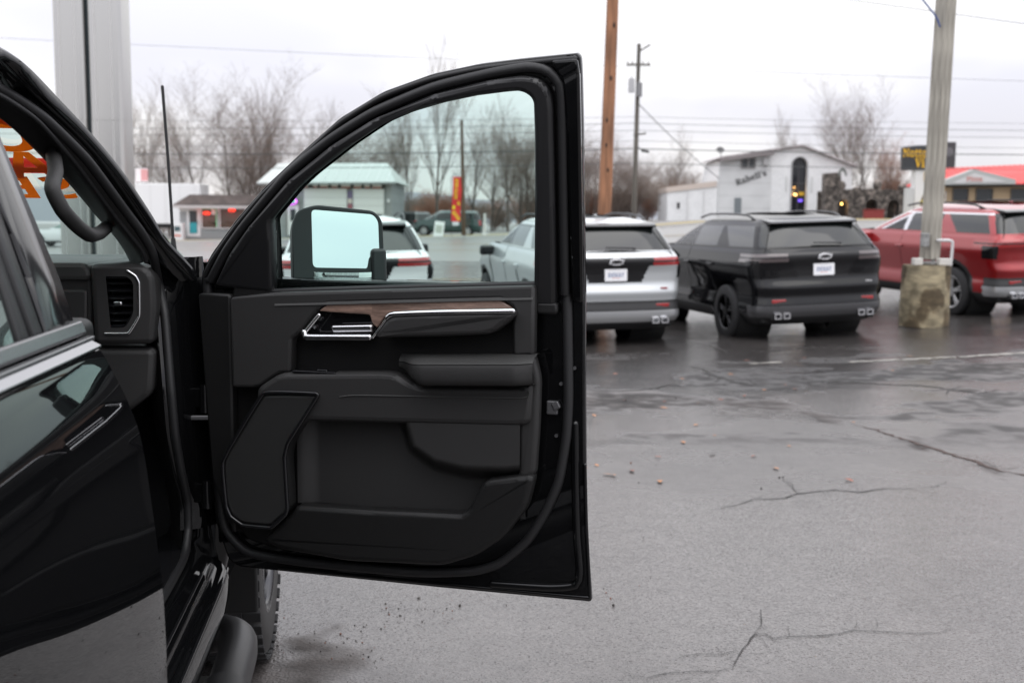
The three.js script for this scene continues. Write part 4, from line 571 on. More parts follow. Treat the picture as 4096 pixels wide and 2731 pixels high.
  mesh('window_channel', slab([[1.40, 1.168], [1.60, 1.128], [1.84, 1.128], [1.84, 1.17], [1.577, 1.175], [1.40, 1.21]], -0.03, -0.004), M.blackSatin, rd);
  mesh('window_frame', [slab([[1.40, 1.216], [1.57, 1.18], [1.83, 1.18], [1.83, 1.215], [1.546, 1.213], [1.40, 1.262]], -0.035, -0.010), slab([[1.78, 1.2], [1.86, 1.1], [1.86, 2.05], [1.78, 2.0]], -0.03, 0.0)], M.rubber, rd);
  mesh('window_glass', side([[1.39, 1.25], [1.55, 1.20], [1.80, 1.20], [1.80, 2.0], [1.39, 2.02]], -0.016), M.tint, rd);
  mesh('belt_molding', [box(0.02, 0.026, 1.05, -0.036, 1.409, 1.555, 0.006, 0, 0, 0.35), box(0.014, 0.008, 1.04, -0.018, 1.393, 1.55, 0.003)], phys(lin(0.12, 0.12, 0.125), 0.25, { metalness: 0.5 }), rd);
  mesh('belt_sheen_strip', [box(0.02, 0.006, 1.12, -0.005, 1.3845, 1.61, 0.0025, 0, 0, -0.5)], std(lin(0.34, 0.34, 0.35), 0.25, 1), rd);  // pale metal strip: sky sheen on the black door edge, put into its colour
  mesh('door_handle', [box(0.035, 0.035, 0.2, 0.10, 1.18, 2.14, 0.014)], M.chrome, rd);
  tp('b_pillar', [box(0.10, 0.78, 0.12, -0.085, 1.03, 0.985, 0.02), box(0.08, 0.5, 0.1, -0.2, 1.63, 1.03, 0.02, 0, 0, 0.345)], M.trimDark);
  // sills, step bar, front clip
  const sill = [[-0.12, 0.705], [-0.05, 0.702], [-0.045, 0.69], [-0.02, 0.688], [0.0, 0.672], [0.012, 0.664], [0.025, 0.64], [0.045, 0.635], [0.058, 0.62], [0.06, 0.56], [0.03, 0.52], [-0.1, 0.5]];
  tp('rocker_sill', loft([-0.06, 0.0, 0.12, 0.4, 0.8, 1.2, 2.1].map((z) => sill.map(([x, y]) => [x - (z < 0 ? 0.02 : 0), y + 0.02 * (1 - sstep(-0.06, 0.08, z)), z])), 60), M.blackPaint);
  tp('sill_plate', [box(0.07, 0.006, 0.95, -0.085, 0.71, 0.5, 0.002), tube([[0.004, 0.676, -0.02], [0.006, 0.672, 0.1], [0.006, 0.67, 0.9]], 0.0045, 6, 20), tube([[0.05, 0.636, -0.04], [0.052, 0.63, 0.06], [0.052, 0.628, 0.95]], 0.0045, 6, 20)], M.gloss);
  tp('step_bar', [tube([[-0.3, 0.37, -0.14], [-0.12, 0.40, -0.13], [0.02, 0.43, -0.10], [0.075, 0.44, -0.02], [0.09, 0.44, 0.1], [0.092, 0.44, 0.5], [0.092, 0.44, 1.9]], 0.052, 16, 90)], M.blackSatin);
  tp('step_pad', [cyl(0.062, 0.062, 0.75, 0.092, 0.442, 0.72, 24, Math.PI / 2), cyl(0.05, 0.05, 0.01, 0.092, 0.442, 0.342, 24, Math.PI / 2)], M.blackSatin);
  tp('step_bracket', [box(0.3, 0.05, 0.06, -0.08, 0.44, 0.3, 0.01), box(0.3, 0.05, 0.06, -0.08, 0.44, 1.3, 0.01)], M.dark);
  const fl = makeShell({ n: [10, 90, 24], dy: 0.04, cr: 0.05, cf: 0.5, cfT: 0.5, crT: 0.05, pn: 6, low: [[0.55, 0.98, -0.06, -2.15], [0.75, 1.03, -0.05, -2.3], [1.15, 1.03, -0.05, -2.3], [1.30, 1.0, -0.05, -2.28]], top: [[1.30, 0.99, -0.06, -2.26], [1.36, 0.93, -0.1, -2.2], [1.40, 0.82, -0.2, -2.1]], sortLow: (x, y, z) => (Math.abs(x) > 0.6 && Math.hypot(z + 1.02, y - 0.42) < 0.52 ? null : 'a'), sortTop: () => 'a', capLow: null, capTop: () => 'a' });
  fl.a.translate(-0.945, 0, 0);
  tp('front_fender', fl.a, M.blackPaint);
  tp('wheel_liner', [box(0.36, 0.34, 0.02, -0.09, 0.54, -0.40, 0.01, 0.12), (() => { const c = new THREE.CylinderGeometry(0.53, 0.53, 0.5, 28, 1, true, 0, Math.PI); c.rotateZ(Math.PI / 2); c.rotateX(-Math.PI / 2 + 0.3); c.translate(-0.2, 0.45, -1.02); return c; })(), box(0.02, 0.5, 1.0, -0.46, 0.65, -1.0)], M.dark);
  const tw = wheelGeos(0.415, 0.25, 0.28, 8, false);
  const knobs = []; for (let k = 0; k < 44; k++) { const a = k / 44 * Math.PI * 2; for (const [x, w, o] of [[-0.105, 0.07, 0], [-0.02, 0.055, 0.05], [0.06, 0.055, 0.02], [0.118, 0.06, 0.06]]) { const b = box(w, 0.014, 0.04, x, 0.417 - Math.max(0, Math.abs(x) - 0.09) * 0.25, 0, 0.003); b.rotateX(a + o); knobs.push(b); } }
  for (const [x, z] of [[-0.075, -1.02], [-1.82, -1.02], [-0.075, 3.0], [-1.82, 3.0]]) { const w = tp('wheel', tw.tyre, std(lin(0.028, 0.027, 0.026), 0.55)); w.position.set(x, 0.415, z); if (x < -1) w.rotation.y = Math.PI; mesh('tread', knobs, M.tyre, w); mesh('rim', tw.rim, rimBlack, w); }
  tp('cargo_bed', [box(0.06, 0.72, 2.0, 0.062, 1.02, 3.1, 0.02), box(0.06, 0.72, 2.0, -1.95, 1.02, 3.1, 0.02), box(2.0, 0.72, 0.06, -0.945, 1.02, 4.08, 0.02), box(1.98, 0.06, 2.0, -0.945, 0.72, 3.1, 0.01)], M.blackPaint);
  tp('antenna', [rod([-0.272, 1.38, -1.15], [-0.273, 1.52, -1.15], 0.02, 0.008, 10), tube([[-0.273, 1.5, -1.15], [-0.283, 1.78, -1.15], [-0.297, 2.06, -1.15]], 0.0055, 8, 20)], M.rubber);
  tp('wiper_cowl', [box(1.7, 0.03, 0.14, -0.93, 1.395, -0.36, 0.01)], M.blackSatin);
}
// ---------- street furniture on the lot ----------
const galv = std(lin(0.42, 0.42, 0.41), 0.5, 0.25, { map: mottle });
{ // clad pylon of the dealership sign
  const t = thing('sign_pylon', 'tall grey metal clad sign column in front of the truck', 'pylon', [-5.70, gy(-5.7, -15), -15]); t.scale.set(0.93, 1, 0.93);
  const clad = std(lin(0.52, 0.515, 0.50), 0.25, 0.9), edge = std(lin(0.62, 0.61, 0.6), 0.35, 0.4);
  for (const [x0, x1] of [[-0.47, -0.015], [0.03, 0.5]]) for (const [y0, y1] of [[0, 2.96], [2.963, 6.2], [6.203, 11]]) { mesh('cladding_panel', smooth(new THREE.ExtrudeGeometry(shapeOf([[x0, -0.25], [x1, -0.25], [x1, 0.25], [x0, 0.25]], 0.085), { depth: y1 - y0, bevelEnabled: false, curveSegments: 8 }).rotateX(-Math.PI / 2).translate(0, y0, 0), 40), clad, t); mesh('panel_rib', box(0.012, y1 - y0 - 0.01, 0.012, x0 + 0.11, (y0 + y1) / 2, 0.252, 0.004), edge, t); mesh('panel_rib', box(0.012, y1 - y0 - 0.01, 0.012, x1 - 0.13, (y0 + y1) / 2, 0.252, 0.004), edge, t); }
  mesh('joint_gap', box(0.03, 11, 0.3, 0.008, 5.5, 0), std(lin(0.03, 0.05, 0.06), 0.6), t);
  mesh('sign_head', [box(3.4, 2.4, 0.6, 0, 12.2, 0, 0.03)], clad, t);
}
const concrete = (() => { const t = dataTex(256, 256, (i, j) => { const a = fbm(i / 16, j / 16, 5, 33, 16), b = fbm(i / 32, j / 120, 5, 35, 8), st = sstep(0.46, 0.62, b); const v = 0.72 + (a - 0.5) * 0.5; return [cl(v * lerp(1, 0.62, st)), cl(v * lerp(0.94, 0.55, st)), cl(v * lerp(0.8, 0.44, st))]; }); t.repeat.set(1, 1); return t; })();
const weathered = (r, g, b, sx, sy, s) => { const t = dataTex(128, 256, (i, j) => { const a = fbm(i / 10, j / 36, 4, s), c = fbm(i / 40, j / 40, 3, s + 3); const v = 0.64 + (a - 0.5) * 0.25 + (c - 0.5) * 0.3; return [cl(v * r), cl(v * g), cl(v * b)]; }); t.repeat.set(sx, sy); return t; };
{ // lamp post on its concrete pier
  const x = 6.1, z = -16.06, y = gy(x, z), t = thing('lamp_post', 'weathered grey lamp post standing on a stained concrete pier', 'lamp post', [x, y, z]);
  const pier = new THREE.CylinderGeometry(0.335, 0.355, 0.9, 40, 6); { const p = pier.attributes.position; for (let i = 0; i < p.count; i++) { const k = 1 + (fbm(p.getX(i) * 6 + 9, p.getY(i) * 6 + p.getZ(i) * 6 + 9, 3, 4) - 0.5) * 0.05; p.setX(i, p.getX(i) * k); p.setZ(i, p.getZ(i) * k); } pier.computeVertexNormals(); pier.translate(0, 0.45, 0); }
  mesh('concrete_pier', pier, std(lin(0.62, 0.6, 0.56), 0.9, 0, { map: concrete, bumpMap: mottle, bumpScale: 0.01 }), t);
  const post = box(0.215, 9.4, 0.215, 0, 0, 0, 0.02); post.rotateY(0.55); post.translate(0, 4.7, 0); post.rotateZ(-0.013); post.translate(0.04, 0.98, 0);
  mesh('post', post, std(lin(0.85, 0.85, 0.82), 0.85, 0, { map: weathered(1.0, 0.97, 0.92, 2, 4, 91) }), t);
  mesh('base_plate', [box(0.36, 0.035, 0.36, 0.04, 0.93, 0, 0.006, 0, 0.55)], galv, t);
  for (const [a, b] of [[-0.16, 0.1], [0.22, 0.08], [-0.06, -0.16], [0.15, -0.14]]) mesh('anchor_bolt', [cyl(0.018, 0.018, 0.12, a, 0.94, b, 10), cyl(0.03, 0.03, 0.03, a, 0.965, b, 6)], galv, t);
  for (const g of [box(0.16, 0.1, 0.14, 0.17, 0.955, 0.2, 0.01), box(0.13, 0.1, 0.12, -0.2, 0.955, 0.16, 0.01)]) mesh('footing_block', g, std(lin(0.6, 0.58, 0.54), 0.8), t);
  mesh('conduit', tube([[0.1, 1.265, 0.12], [0.25, 1.265, 0.14], [0.30, 1.25, 0.14], [0.31, 1.2, 0.14], [0.30, 0.9, 0.14]], 0.022, 8, 30), std(lin(0.6, 0.6, 0.6), 0.5), t);
  mesh('junction_box', box(0.11, 0.2, 0.09, -0.1, 1.27, 0.15, 0.012), galv, t);
  mesh('banner_cable', tube([[-0.03, 4.3, 0.12], [-0.1, 4.45, 0.12], [-0.45, 4.85, 0.12], [-0.6, 5.1, 0.12]], 0.012, 6, 20), std(lin(0.03, 0.07, 0.25), 0.5), t);
  mesh('lamp_head', [box(0.9, 0.16, 0.4, 0.1, 10.3, 0.1, 0.05)], galv, t);
}
{ // stout brown pole behind the silver SUV
  const t = thing('wooden_pole', 'stout orange brown wooden pole rising behind the silver SUV', 'pole', [2.22, gy(2.2, -27), -27]);
  const g = new THREE.CylinderGeometry(0.13, 0.165, 12, 22, 24); g.translate(0, 6, 0); g.rotateZ(-0.02); { const p = g.attributes.position; for (let i = 0; i < p.count; i++) { const k = (fbm(p.getY(i) * 0.8, p.getX(i) * 5 + 4, 3, 8) - 0.5) * 0.03; p.setX(i, p.getX(i) + k); } g.computeVertexNormals(); }
  mesh('trunk', g, std(lin(0.8, 0.8, 0.8), 0.8, 0, { map: weathered(0.98, 0.70, 0.52, 4, 3, 95) }), t);
  for (const [a, y] of [[0.3, 6.35], [0.1, 5.1], [-0.25, 4.1], [0.15, 2.9], [-0.2, 3.5], [0.2, 7.2]]) mesh('knot', (() => { const k = new THREE.SphereGeometry(0.035, 10, 8); k.scale(1, 1.9, 0.5); k.translate(Math.sin(a) * 0.14 + y * 0.02, y, Math.cos(a) * 0.145); return k; })(), std(lin(0.05, 0.03, 0.022), 0.9), t);
}
{ // utility pole across the lot with crossarms and transformers
  const t = thing('utility_pole', 'grey utility pole with crossarm and two transformers', 'pole', [7.72, gy(7.7, -70), -70]), b = -gy(7.7, -70), wood = std(lin(0.16, 0.145, 0.125), 0.9, 0, { map: mottle });
  mesh('pole', rod([0, 0, 0], [0.1, 12.6 + b, 0], 0.17, 0.12, 12), wood, t);
  mesh('crossarm', box(1.5, 0.12, 0.1, 0.08, 11.3 + b, 0.15), wood, t); mesh('crossarm', box(0.9, 0.1, 0.1, 0.4, 12.3 + b, 0.1, 0, 0, 0, 0.55), wood, t); mesh('crossarm', box(0.8, 0.1, 0.1, 0.25, 7.0 + b, 0.15, 0, 0, 0, 0.15), wood, t);
  for (const [x, y, c] of [[-0.35, 10.0, 0.42], [0.14, 9.75, 0.2]]) mesh('transformer', [cyl(0.2, 0.2, 0.85, x, y + b, 0.22, 16), cyl(0.05, 0.04, 0.2, x, y + 0.52 + b, 0.22, 8)], std(lin(c, c, c * 1.03), 0.5), t);
  for (const x of [-0.62, -0.3, 0.35, 0.7]) mesh('insulator', cyl(0.04, 0.03, 0.22, x, 11.45 + b, 0.15, 8), std(lin(0.2, 0.18, 0.17), 0.4), t);
  mesh('street_light', [box(0.5, 0.16, 0.2, 0.6, 5.95 + b, 0.2, 0.04, 0, 0, -0.2), rod([0.05, 6.2 + b, 0.1], [0.5, 6.05 + b, 0.2], 0.03, 0.03, 6)], std(lin(0.03, 0.03, 0.03), 0.5), t);
}
{ // thinner brown pole beside the feather flag
  const t = thing('thin_pole', 'slim brown utility pole beside the red feather flag', 'pole', [-3.17, gy(-3.2, -70.5), -70.5]);
  mesh('trunk', rod([0, 0, 0], [-0.16, 7.4, 0], 0.15, 0.09, 10), std(lin(0.15, 0.095, 0.06), 0.9, 0, { map: mottle }), t); mesh('pole_cap', cyl(0.1, 0.1, 0.08, -0.16, 7.43, 0, 10), galv, t);
}
{ // overhead wires between poles along the road, and nearer drops
  const wm = std(lin(0.07, 0.075, 0.075), 0.7), sag = (a, b, s) => { const p = []; for (let k = 0; k <= 12; k++) { const t = k / 12; p.push([lerp(a[0], b[0], t), lerp(a[1], b[1], t) - s * 4 * t * (1 - t), lerp(a[2], b[2], t)]); } return p; };
  const wire = (a, b, s, r, l, g) => tag(mesh('overhead_wire', tube(sag(a, b, s), r, 5, 40), wm), l, 'wire', g);
  for (const [yl, y0, yr, r, w] of [[8.3, 8.1, 8.5, 0.01, 'topmost thin wire'], [7.7, 7.7, 8.0, 0.016, 'second wire from the top'], [7.3, 7.25, 7.55, 0.014, 'third wire from the top'], [6.6, 6.6, 6.9, 0.012, 'fourth, thin wire'], [6.05, 6.1, 6.6, 0.03, 'thick bundled cable'], [5.2, 5.2, 5.6, 0.022, 'lowest cable']]) { wire([7.78, y0, -70], [-60, yl, -71], 0.55, r, w + ' from the utility pole towards the shop', 'wires strung from the utility pole'); wire([7.78, y0, -70], [70, yr, -71], 0.35, r, w + ' from the utility pole over the white hall', 'wires strung from the utility pole'); }
  wire([7.78, 9.0, -70], [17.6, 5.2, -94], 0.2, 0.03, 'service wire dropping from the pole to the white building');
  wire([-40, 8.9, -40], [60, 6.4, -42], 0.6, 0.006, 'high faint wire crossing the sky above the door');
  wire([2, 8.4, -30], [40, 3.9, -30], 0.1, 0.011, 'wire sloping down past the lamp post top', 'wires past the lamp post'); wire([0, 9.4, -30], [40, 6.0, -30], 0.1, 0.009, 'wire sloping down past the lamp post top', 'wires past the lamp post');
}

// ---------- buildings across the road ----------
const siding = (c, s = 6) => { const t = dataTex(64, 64, (i, j) => { const g = j % 8 < 1 ? 0.95 : 1; const v = 0.9 * g + (fbm(i / 8, j / 8, 3, 12) - 0.5) * 0.08; return [cl(v)]; }); t.repeat.set(0.5, s / 6 * 0.6); return std(c, 0.75, 0, { map: t }); };
const wallWhite = siding(lin(0.88, 0.89, 0.89)), wallGrey = siding(lin(0.33, 0.35, 0.35)), glassDark = phys(lin(0.03, 0.035, 0.04), 0.06, {}), frameWhite = std(lin(0.7, 0.7, 0.7), 0.6);
const neon = (c, k) => std(lin(0.02, 0.02, 0.02), 0.5, 0, { emissive: c, emissiveIntensity: k });
function windowPart(parent, x0, x1, y0, y1, z, glass = glassDark, frame = frameWhite, f = 0.06, mull = 0) {
  const w = x1 - x0, h = y1 - y0, cx = (x0 + x1) / 2, cy = (y0 + y1) / 2, p = mesh('window', [box(w, f, 0.1, cx, y0, z), box(w, f, 0.1, cx, y1, z), box(f, h - f, 0.1, x0, cy, z), box(f, h - f, 0.1, x1, cy, z), ...(mull ? range(x0 + w / (mull + 1), x1 - 0.01, w / (mull + 1)).map((x) => box(f, h - f, 0.08, x, cy, z)) : [])], frame, parent);
  mesh('pane', box(w - f, h - f, 0.03, cx, cy, z - 0.03), glass, p); return p;
}
{ // small brown-roofed shop with neon signs
  const z = -78, t = thing('small_shop', 'small shop with brown hip roof and red neon signs', 'shop', [0, 0, z]);
  const roof = std(lin(0.10, 0.075, 0.066), 0.85, 0, { map: mottle });
  mesh('wall', [box(7.4, 2.25, 5, -20.1, 1.03, -2.6)], siding(lin(0.45, 0.46, 0.47)), t);
  mesh('wall_front', [box(7.42, 0.75, 0.06, -20.1, 0.3, -0.07)], wallGrey, t); mesh('wall_upper', [box(7.42, 0.25, 0.07, -20.1, 2.06, -0.07)], frameWhite, t);
  const rg = new THREE.BufferGeometry(); const P = [[-24.1, 2.38, 0.6], [-16.0, 2.42, 0.6], [-16.0, 2.42, -6], [-24.1, 2.38, -6], [-23.2, 3.15, -0.6], [-16.8, 3.16, -0.6], [-16.8, 3.16, -5], [-23.2, 3.15, -5]]; const F = [[0, 1, 5], [0, 5, 4], [1, 2, 6], [1, 6, 5], [2, 3, 7], [2, 7, 6], [3, 0, 4], [3, 4, 7], [4, 5, 6], [4, 6, 7]]; rg.setAttribute('position', new THREE.Float32BufferAttribute(F.flat().flatMap((i) => P[i]), 3)); rg.setAttribute('uv', new THREE.Float32BufferAttribute(F.flat().flatMap((i) => [P[i][0], P[i][1] - P[i][2]]), 2)); rg.computeVertexNormals();
  mesh('roof', rg, roof, t); mesh('fascia', box(8.1, 0.2, 0.08, -20.05, 2.27, 0.58), std(lin(0.5, 0.47, 0.47), 0.7), t);
  for (let k = 0; k < 6; k++) mesh('soffit_board', box(1.33, 0.03, 0.62, -23.4 + k * 1.34, 2.19, 0.26), std(lin(0.5, 0.48, 0.46), 0.8), t);
  const inside = std(lin(0.13, 0.085, 0.06), 0.8, 0, { map: mottle });
  const d = mesh('door', [box(0.95, 2.0, 0.1, -22.8, 1.17, -0.05)], frameWhite, t); mesh('door_glass', box(0.55, 1.6, 0.03, -22.8, 1.2, 0.012), glassDark, d); mesh('teal_poster', box(0.5, 0.75, 0.02, -22.8, 0.78, 0.035), std(lin(0.03, 0.32, 0.36), 0.5), d); mesh('door_handle', box(0.03, 0.3, 0.05, -22.45, 1.15, 0.03), galv, d);
  for (const [x0, x1, l] of [[-22.2, -21.1, 1], [-20.9, -19.05, 0], [-18.8, -17.2, 0]]) { const w = windowPart(t, x0, x1, 0.76, 2.2, 0.0, phys(lin(0.10, 0.07, 0.055), 0.1)); mesh('display_goods', range(x0 + 0.2, x1 - 0.15, 0.32).map((x, i) => box(0.24, 0.24 + (i % 3) * 0.14, 0.02, x, 0.98 + (i % 2) * 0.12, 0.002, 0.01)), inside, w); if (l) { mesh('window_edge', [box(1.1, 0.05, 0.03, -21.65, 2.14, 0.05), box(0.05, 1.3, 0.03, -21.14, 1.5, 0.05)], std(lin(0.1, 0.55, 0.2), 0.5), w); mesh('poster', box(0.3, 0.42, 0.02, -21.35, 1.95, 0.02), frameWhite, w); } }
  for (const [x, y] of [[-21.8, 1.83], [-20.0, 2.06]]) { const s = mesh('neon_sign', box(0.52, 0.24, 0.05, x, y, 0.1, 0.1), std(lin(0.05, 0.01, 0.01), 0.5), t); const tx = textGeo('OPEN', 0.12, 0.02); tx.translate(x, y, 0.125); mesh('neon_letters', tx, neon(lin(1, 0.04, 0.02), 3), s); const ring = new THREE.TorusGeometry(0.2, 0.018, 6, 30); ring.scale(1.22, 0.58, 1); ring.translate(x, y, 0.13); mesh('neon_ring', ring, neon(lin(1, 0.05, 0.02), 2.4), s); const L = new THREE.PointLight(lin(1, 0.08, 0.04), 0.6); L.position.set(x, y, 0.3); t.add(L); }
  mesh('step', box(7.6, 0.12, 0.8, -20.1, -0.1, 0.35), std(lin(0.14, 0.09, 0.07), 0.9), t);
}
{ const t = thing('ice_chest', 'white ice merchandiser box beside the shop door', 'ice chest', [-23.62, gy(-23.6, -77.2) , -77.2]); mesh('cabinet', box(0.75, 1.2, 0.7, 0, 0.62, 0, 0.03), frameWhite, t); mesh('door_label', box(0.42, 0.34, 0.02, 0.02, 0.82, 0.36), std(lin(0.05, 0.09, 0.10), 0.5), t); mesh('door_label', box(0.5, 0.16, 0.02, 0, 0.35, 0.36), std(lin(0.6, 0.25, 0.2), 0.5), t); }
{ // white box trailer left of the shop
  const t = thing('box_trailer', 'long white box trailer parked left of the small shop', 'trailer', [-29.2, gy(-29, -86), -86]), wm = std(lin(0.78, 0.78, 0.78), 0.45);
  mesh('box', box(10, 3.1, 2.5, 0, 2.65, 0, 0.06), wm, t); for (let k = 0; k < 9; k++) mesh('side_rib', box(0.05, 3.0, 0.03, -4.5 + k * 1.13, 2.65, 1.262), std(lin(0.7, 0.7, 0.7), 0.5), t);
  mesh('skirt', box(9.6, 0.3, 2.3, 0, 0.96, 0), M.dark, t); for (const x of [-3.6, -2.5, 3.4]) mesh('wheel', cyl(0.5, 0.5, 0.3, x, 0.5, 1.0, 24, Math.PI / 2), M.tyre, t);
  const s = mesh('notice_panel', box(0.95, 1.1, 0.04, -0.1, 4.9, -0.6), std(lin(0.75, 0.7, 0.7), 0.6), t); mesh('notice_stripe', box(0.55, 0.9, 0.01, 0.12, 4.9, -0.57), std(lin(0.62, 0.3, 0.3), 0.6), s); mesh('notice_post', [rod([-0.1, 4.2, -0.62], [-0.1, 4.5, -0.62], 0.05)], galv, s);
}
{ // garage with a white metal roof
  const z = -74, t = thing('garage', 'grey garage with white metal roof and two roller doors', 'garage', [0, 0, z]);
  mesh('wall', [box(8.5, 3.75, 9, -12.5, 2.05, -4.6)], wallGrey, t);
  const rg = new THREE.BufferGeometry(), P = [[-17.2, 3.86, 0.5], [-7.9, 4.0, 0.5], [-7.9, 4.0, -9.8], [-17.2, 3.86, -9.8], [-16.6, 5.35, -3.6], [-8.9, 5.45, -3.6]], F = [[0, 1, 5], [0, 5, 4], [2, 3, 4], [2, 4, 5], [1, 2, 5], [3, 0, 4]]; rg.setAttribute('position', new THREE.Float32BufferAttribute(F.flat().flatMap((i) => P[i]), 3)); rg.setAttribute('uv', new THREE.Float32BufferAttribute(F.flat().flatMap((i) => [P[i][0], P[i][2]]), 2)); rg.computeVertexNormals();
  const rf = mesh('roof', rg, std(lin(0.42, 0.45, 0.43), 0.6), t); for (let k = 0; k < 12; k++) { const x = -16.4 + k * 0.72; mesh('roof_rib', rod([x, 3.92 + (k / 12) * 0.1, 0.5], [x + 0.02, 5.38 + (k / 12) * 0.08, -3.6], 0.018, 0.018, 5), std(lin(0.7, 0.71, 0.71), 0.5), rf); }
  mesh('fascia', box(9.3, 0.12, 0.06, -12.5, 3.86, 0.5, 0, 0, 0, 0.0145), wallGrey, t);
  for (const [x0, x1] of [[-14.14, -11.23], [-10.82, -8.73]]) { const d = mesh('roller_door', box(x1 - x0, 0.1, 0.12, (x0 + x1) / 2, 3.5, -0.05), frameWhite, t); for (let k = 0; k < 6; k++) mesh('door_section', box(x1 - x0, 0.51, 0.06, (x0 + x1) / 2, 0.57 + k * 0.525, -0.06, 0.015), std(lin(0.66, 0.67, 0.66), 0.6), d); }
  const bn = mesh('hanging_banner', box(0.34, 1.15, 0.03, -11.02, 2.8, 0.0), std(lin(0.16, 0.13, 0.22), 0.7), t); mesh('banner_band', box(0.3, 0.32, 0.01, -11.02, 2.72, 0.022), std(lin(0.55, 0.5, 0.45), 0.7), bn); mesh('banner_band', box(0.3, 0.36, 0.01, -11.02, 2.34, 0.022), std(lin(0.28, 0.10, 0.12), 0.7), bn);
  const band = mesh('sign_board', box(5.8, 0.34, 0.05, -11.55, 3.7, 0.0), std(lin(0.06, 0.06, 0.055), 0.6), t); for (const [x, w] of [[-14.1, 0.5], [-13.35, 0.3], [-12.75, 0.55], [-12.05, 0.42], [-11.3, 0.6], [-10.5, 0.5], [-9.85, 0.36], [-9.2, 0.62]]) { mesh('sign_tile', box(w, 0.16, 0.02, x, 3.755, 0.035), frameWhite, band); mesh('sign_tile', box(w, 0.08, 0.02, x, 3.62, 0.035), std(lin(0.42, 0.10, 0.06), 0.6), band); }
  const d = mesh('door', box(0.75, 2.05, 0.08, -14.88, 1.4, -0.04), std(lin(0.62, 0.63, 0.62), 0.6), t); mesh('door_glass', box(0.36, 0.8, 0.02, -14.88, 1.75, 0.01), glassDark, d); mesh('door_frame', [box(0.07, 2.1, 0.1, -14.46, 1.42, -0.03), box(0.07, 2.1, 0.1, -15.3, 1.42, -0.03)], std(lin(0.2, 0.19, 0.18), 0.7), d);
  mesh('corner_post', box(0.3, 3.7, 0.12, -8.4, 2.05, -0.02), std(lin(0.24, 0.25, 0.25), 0.7), t); mesh('corner_lamp', box(0.14, 0.22, 0.16, -8.42, 2.75, 0.08, 0.03), frameWhite, t);
  const s = mesh('neon_sign', cyl(0.42, 0.42, 0.06, 0, 0, 0, 30, Math.PI / 2), std(lin(0.05, 0.05, 0.05), 0.5), t); s.scale.set(1.1, 0.62, 1); s.position.set(-15.0, 2.67, 0.1); const rr = new THREE.TorusGeometry(0.36, 0.045, 8, 40); rr.translate(0, 0, 0.05); mesh('neon_ring', rr, neon(lin(0.9, 0.12, 1), 2.6), s); const tx = textGeo('OPEN', 0.2, 0.03); tx.translate(0, 0, 0.04); mesh('neon_letters', tx, neon(lin(0.05, 0.9, 0.4), 2.2), s); const L = new THREE.PointLight(lin(0.8, 0.4, 0.9), 0.8); L.position.set(-15, 2.67, 0.5); t.add(L);
}
{ // red feather flag and little signs on the verge
  const t = thing('feather_flag', 'red feather flag with yellow lettering on the grass verge', 'flag', [-3.7, gy(-3.7, -70.4), -70.4]);
  const c = document.createElement('canvas'); c.width = 64; c.height = 320; const k = c.getContext('2d'); k.fillStyle = '#d93a38'; k.fillRect(0, 0, 64, 320); k.fillStyle = '#ece02a'; k.save(); k.translate(36, 150); k.rotate(-Math.PI / 2); k.font = 'bold 32px sans-serif'; k.fillText('AUTO SALE', -10, 0, 145); k.restore(); k.font = 'bold 34px sans-serif'; k.fillText('&', 36, 200); k.save(); k.translate(10, 250); k.rotate(0.9); k.fillText('REPAIR', 0, 10, 74); k.restore(); k.fillRect(6, 205, 18, 26);
  const tex = new THREE.CanvasTexture(c); tex.colorSpace = THREE.SRGBColorSpace;
  const f = new THREE.PlaneGeometry(0.58, 2.85, 6, 24), p = f.attributes.position; for (let i = 0; i < p.count; i++) { const y = p.getY(i), x = p.getX(i); p.setZ(i, 0.05 * Math.sin(y * 3.2 + x * 3)); p.setX(i, x + 0.03 * Math.sin(y * 1.8)); } f.computeVertexNormals(); f.translate(0.02, 2.45, 0); f.rotateZ(-0.02);
  mesh('banner', f, phys(lin(1, 1, 1), 0.9, { map: tex, side: THREE.DoubleSide, transmission: 0.25, thickness: 0 }), t); mesh('flag_pole', tube([[-0.26, 0, 0], [-0.29, 2.2, 0], [-0.27, 3.8, 0], [-0.1, 4.05, 0], [0.22, 3.92, 0]], 0.02, 6, 30), M.dark, t); mesh('banner_tail', box(0.4, 0.28, 0.02, 0.0, 0.92, 0.02), std(lin(0.7, 0.7, 0.72), 0.8), t);
}
{ const t = thing('sandwich_board', 'white A frame sign leaning on the verge by the minivan', 'sign', [-4.75, gy(-4.7, -70.2), -70.2]); mesh('board', box(0.62, 1.05, 0.04, 0, 0.55, 0.14, 0.02, -0.2, 0, -0.12), std(lin(0.72, 0.73, 0.7), 0.7), t); mesh('board', box(0.62, 1.05, 0.04, 0, 0.55, -0.14, 0.02, 0.2, 0, -0.12), std(lin(0.72, 0.73, 0.7), 0.7), t); mesh('board_print', box(0.4, 0.5, 0.01, 0, 0.58, 0.165, 0, -0.2, 0, -0.12), std(lin(0.4, 0.42, 0.36), 0.7), t); }
{ const t = thing('marker_post', 'white marker post standing on the verge behind the silver car', 'post', [-1.87, gy(-1.9, -72), -72]); mesh('post', box(0.16, 1.4, 0.1, 0, 0.7, 0, 0.02), std(lin(0.62, 0.62, 0.62), 0.7), t); mesh('post_cap', box(0.18, 0.08, 0.12, 0, 1.42, 0, 0.02), frameWhite, t); mesh('post_foot', box(0.4, 0.14, 0.3, 0.05, 0.07, 0.1, 0.02), frameWhite, t); }
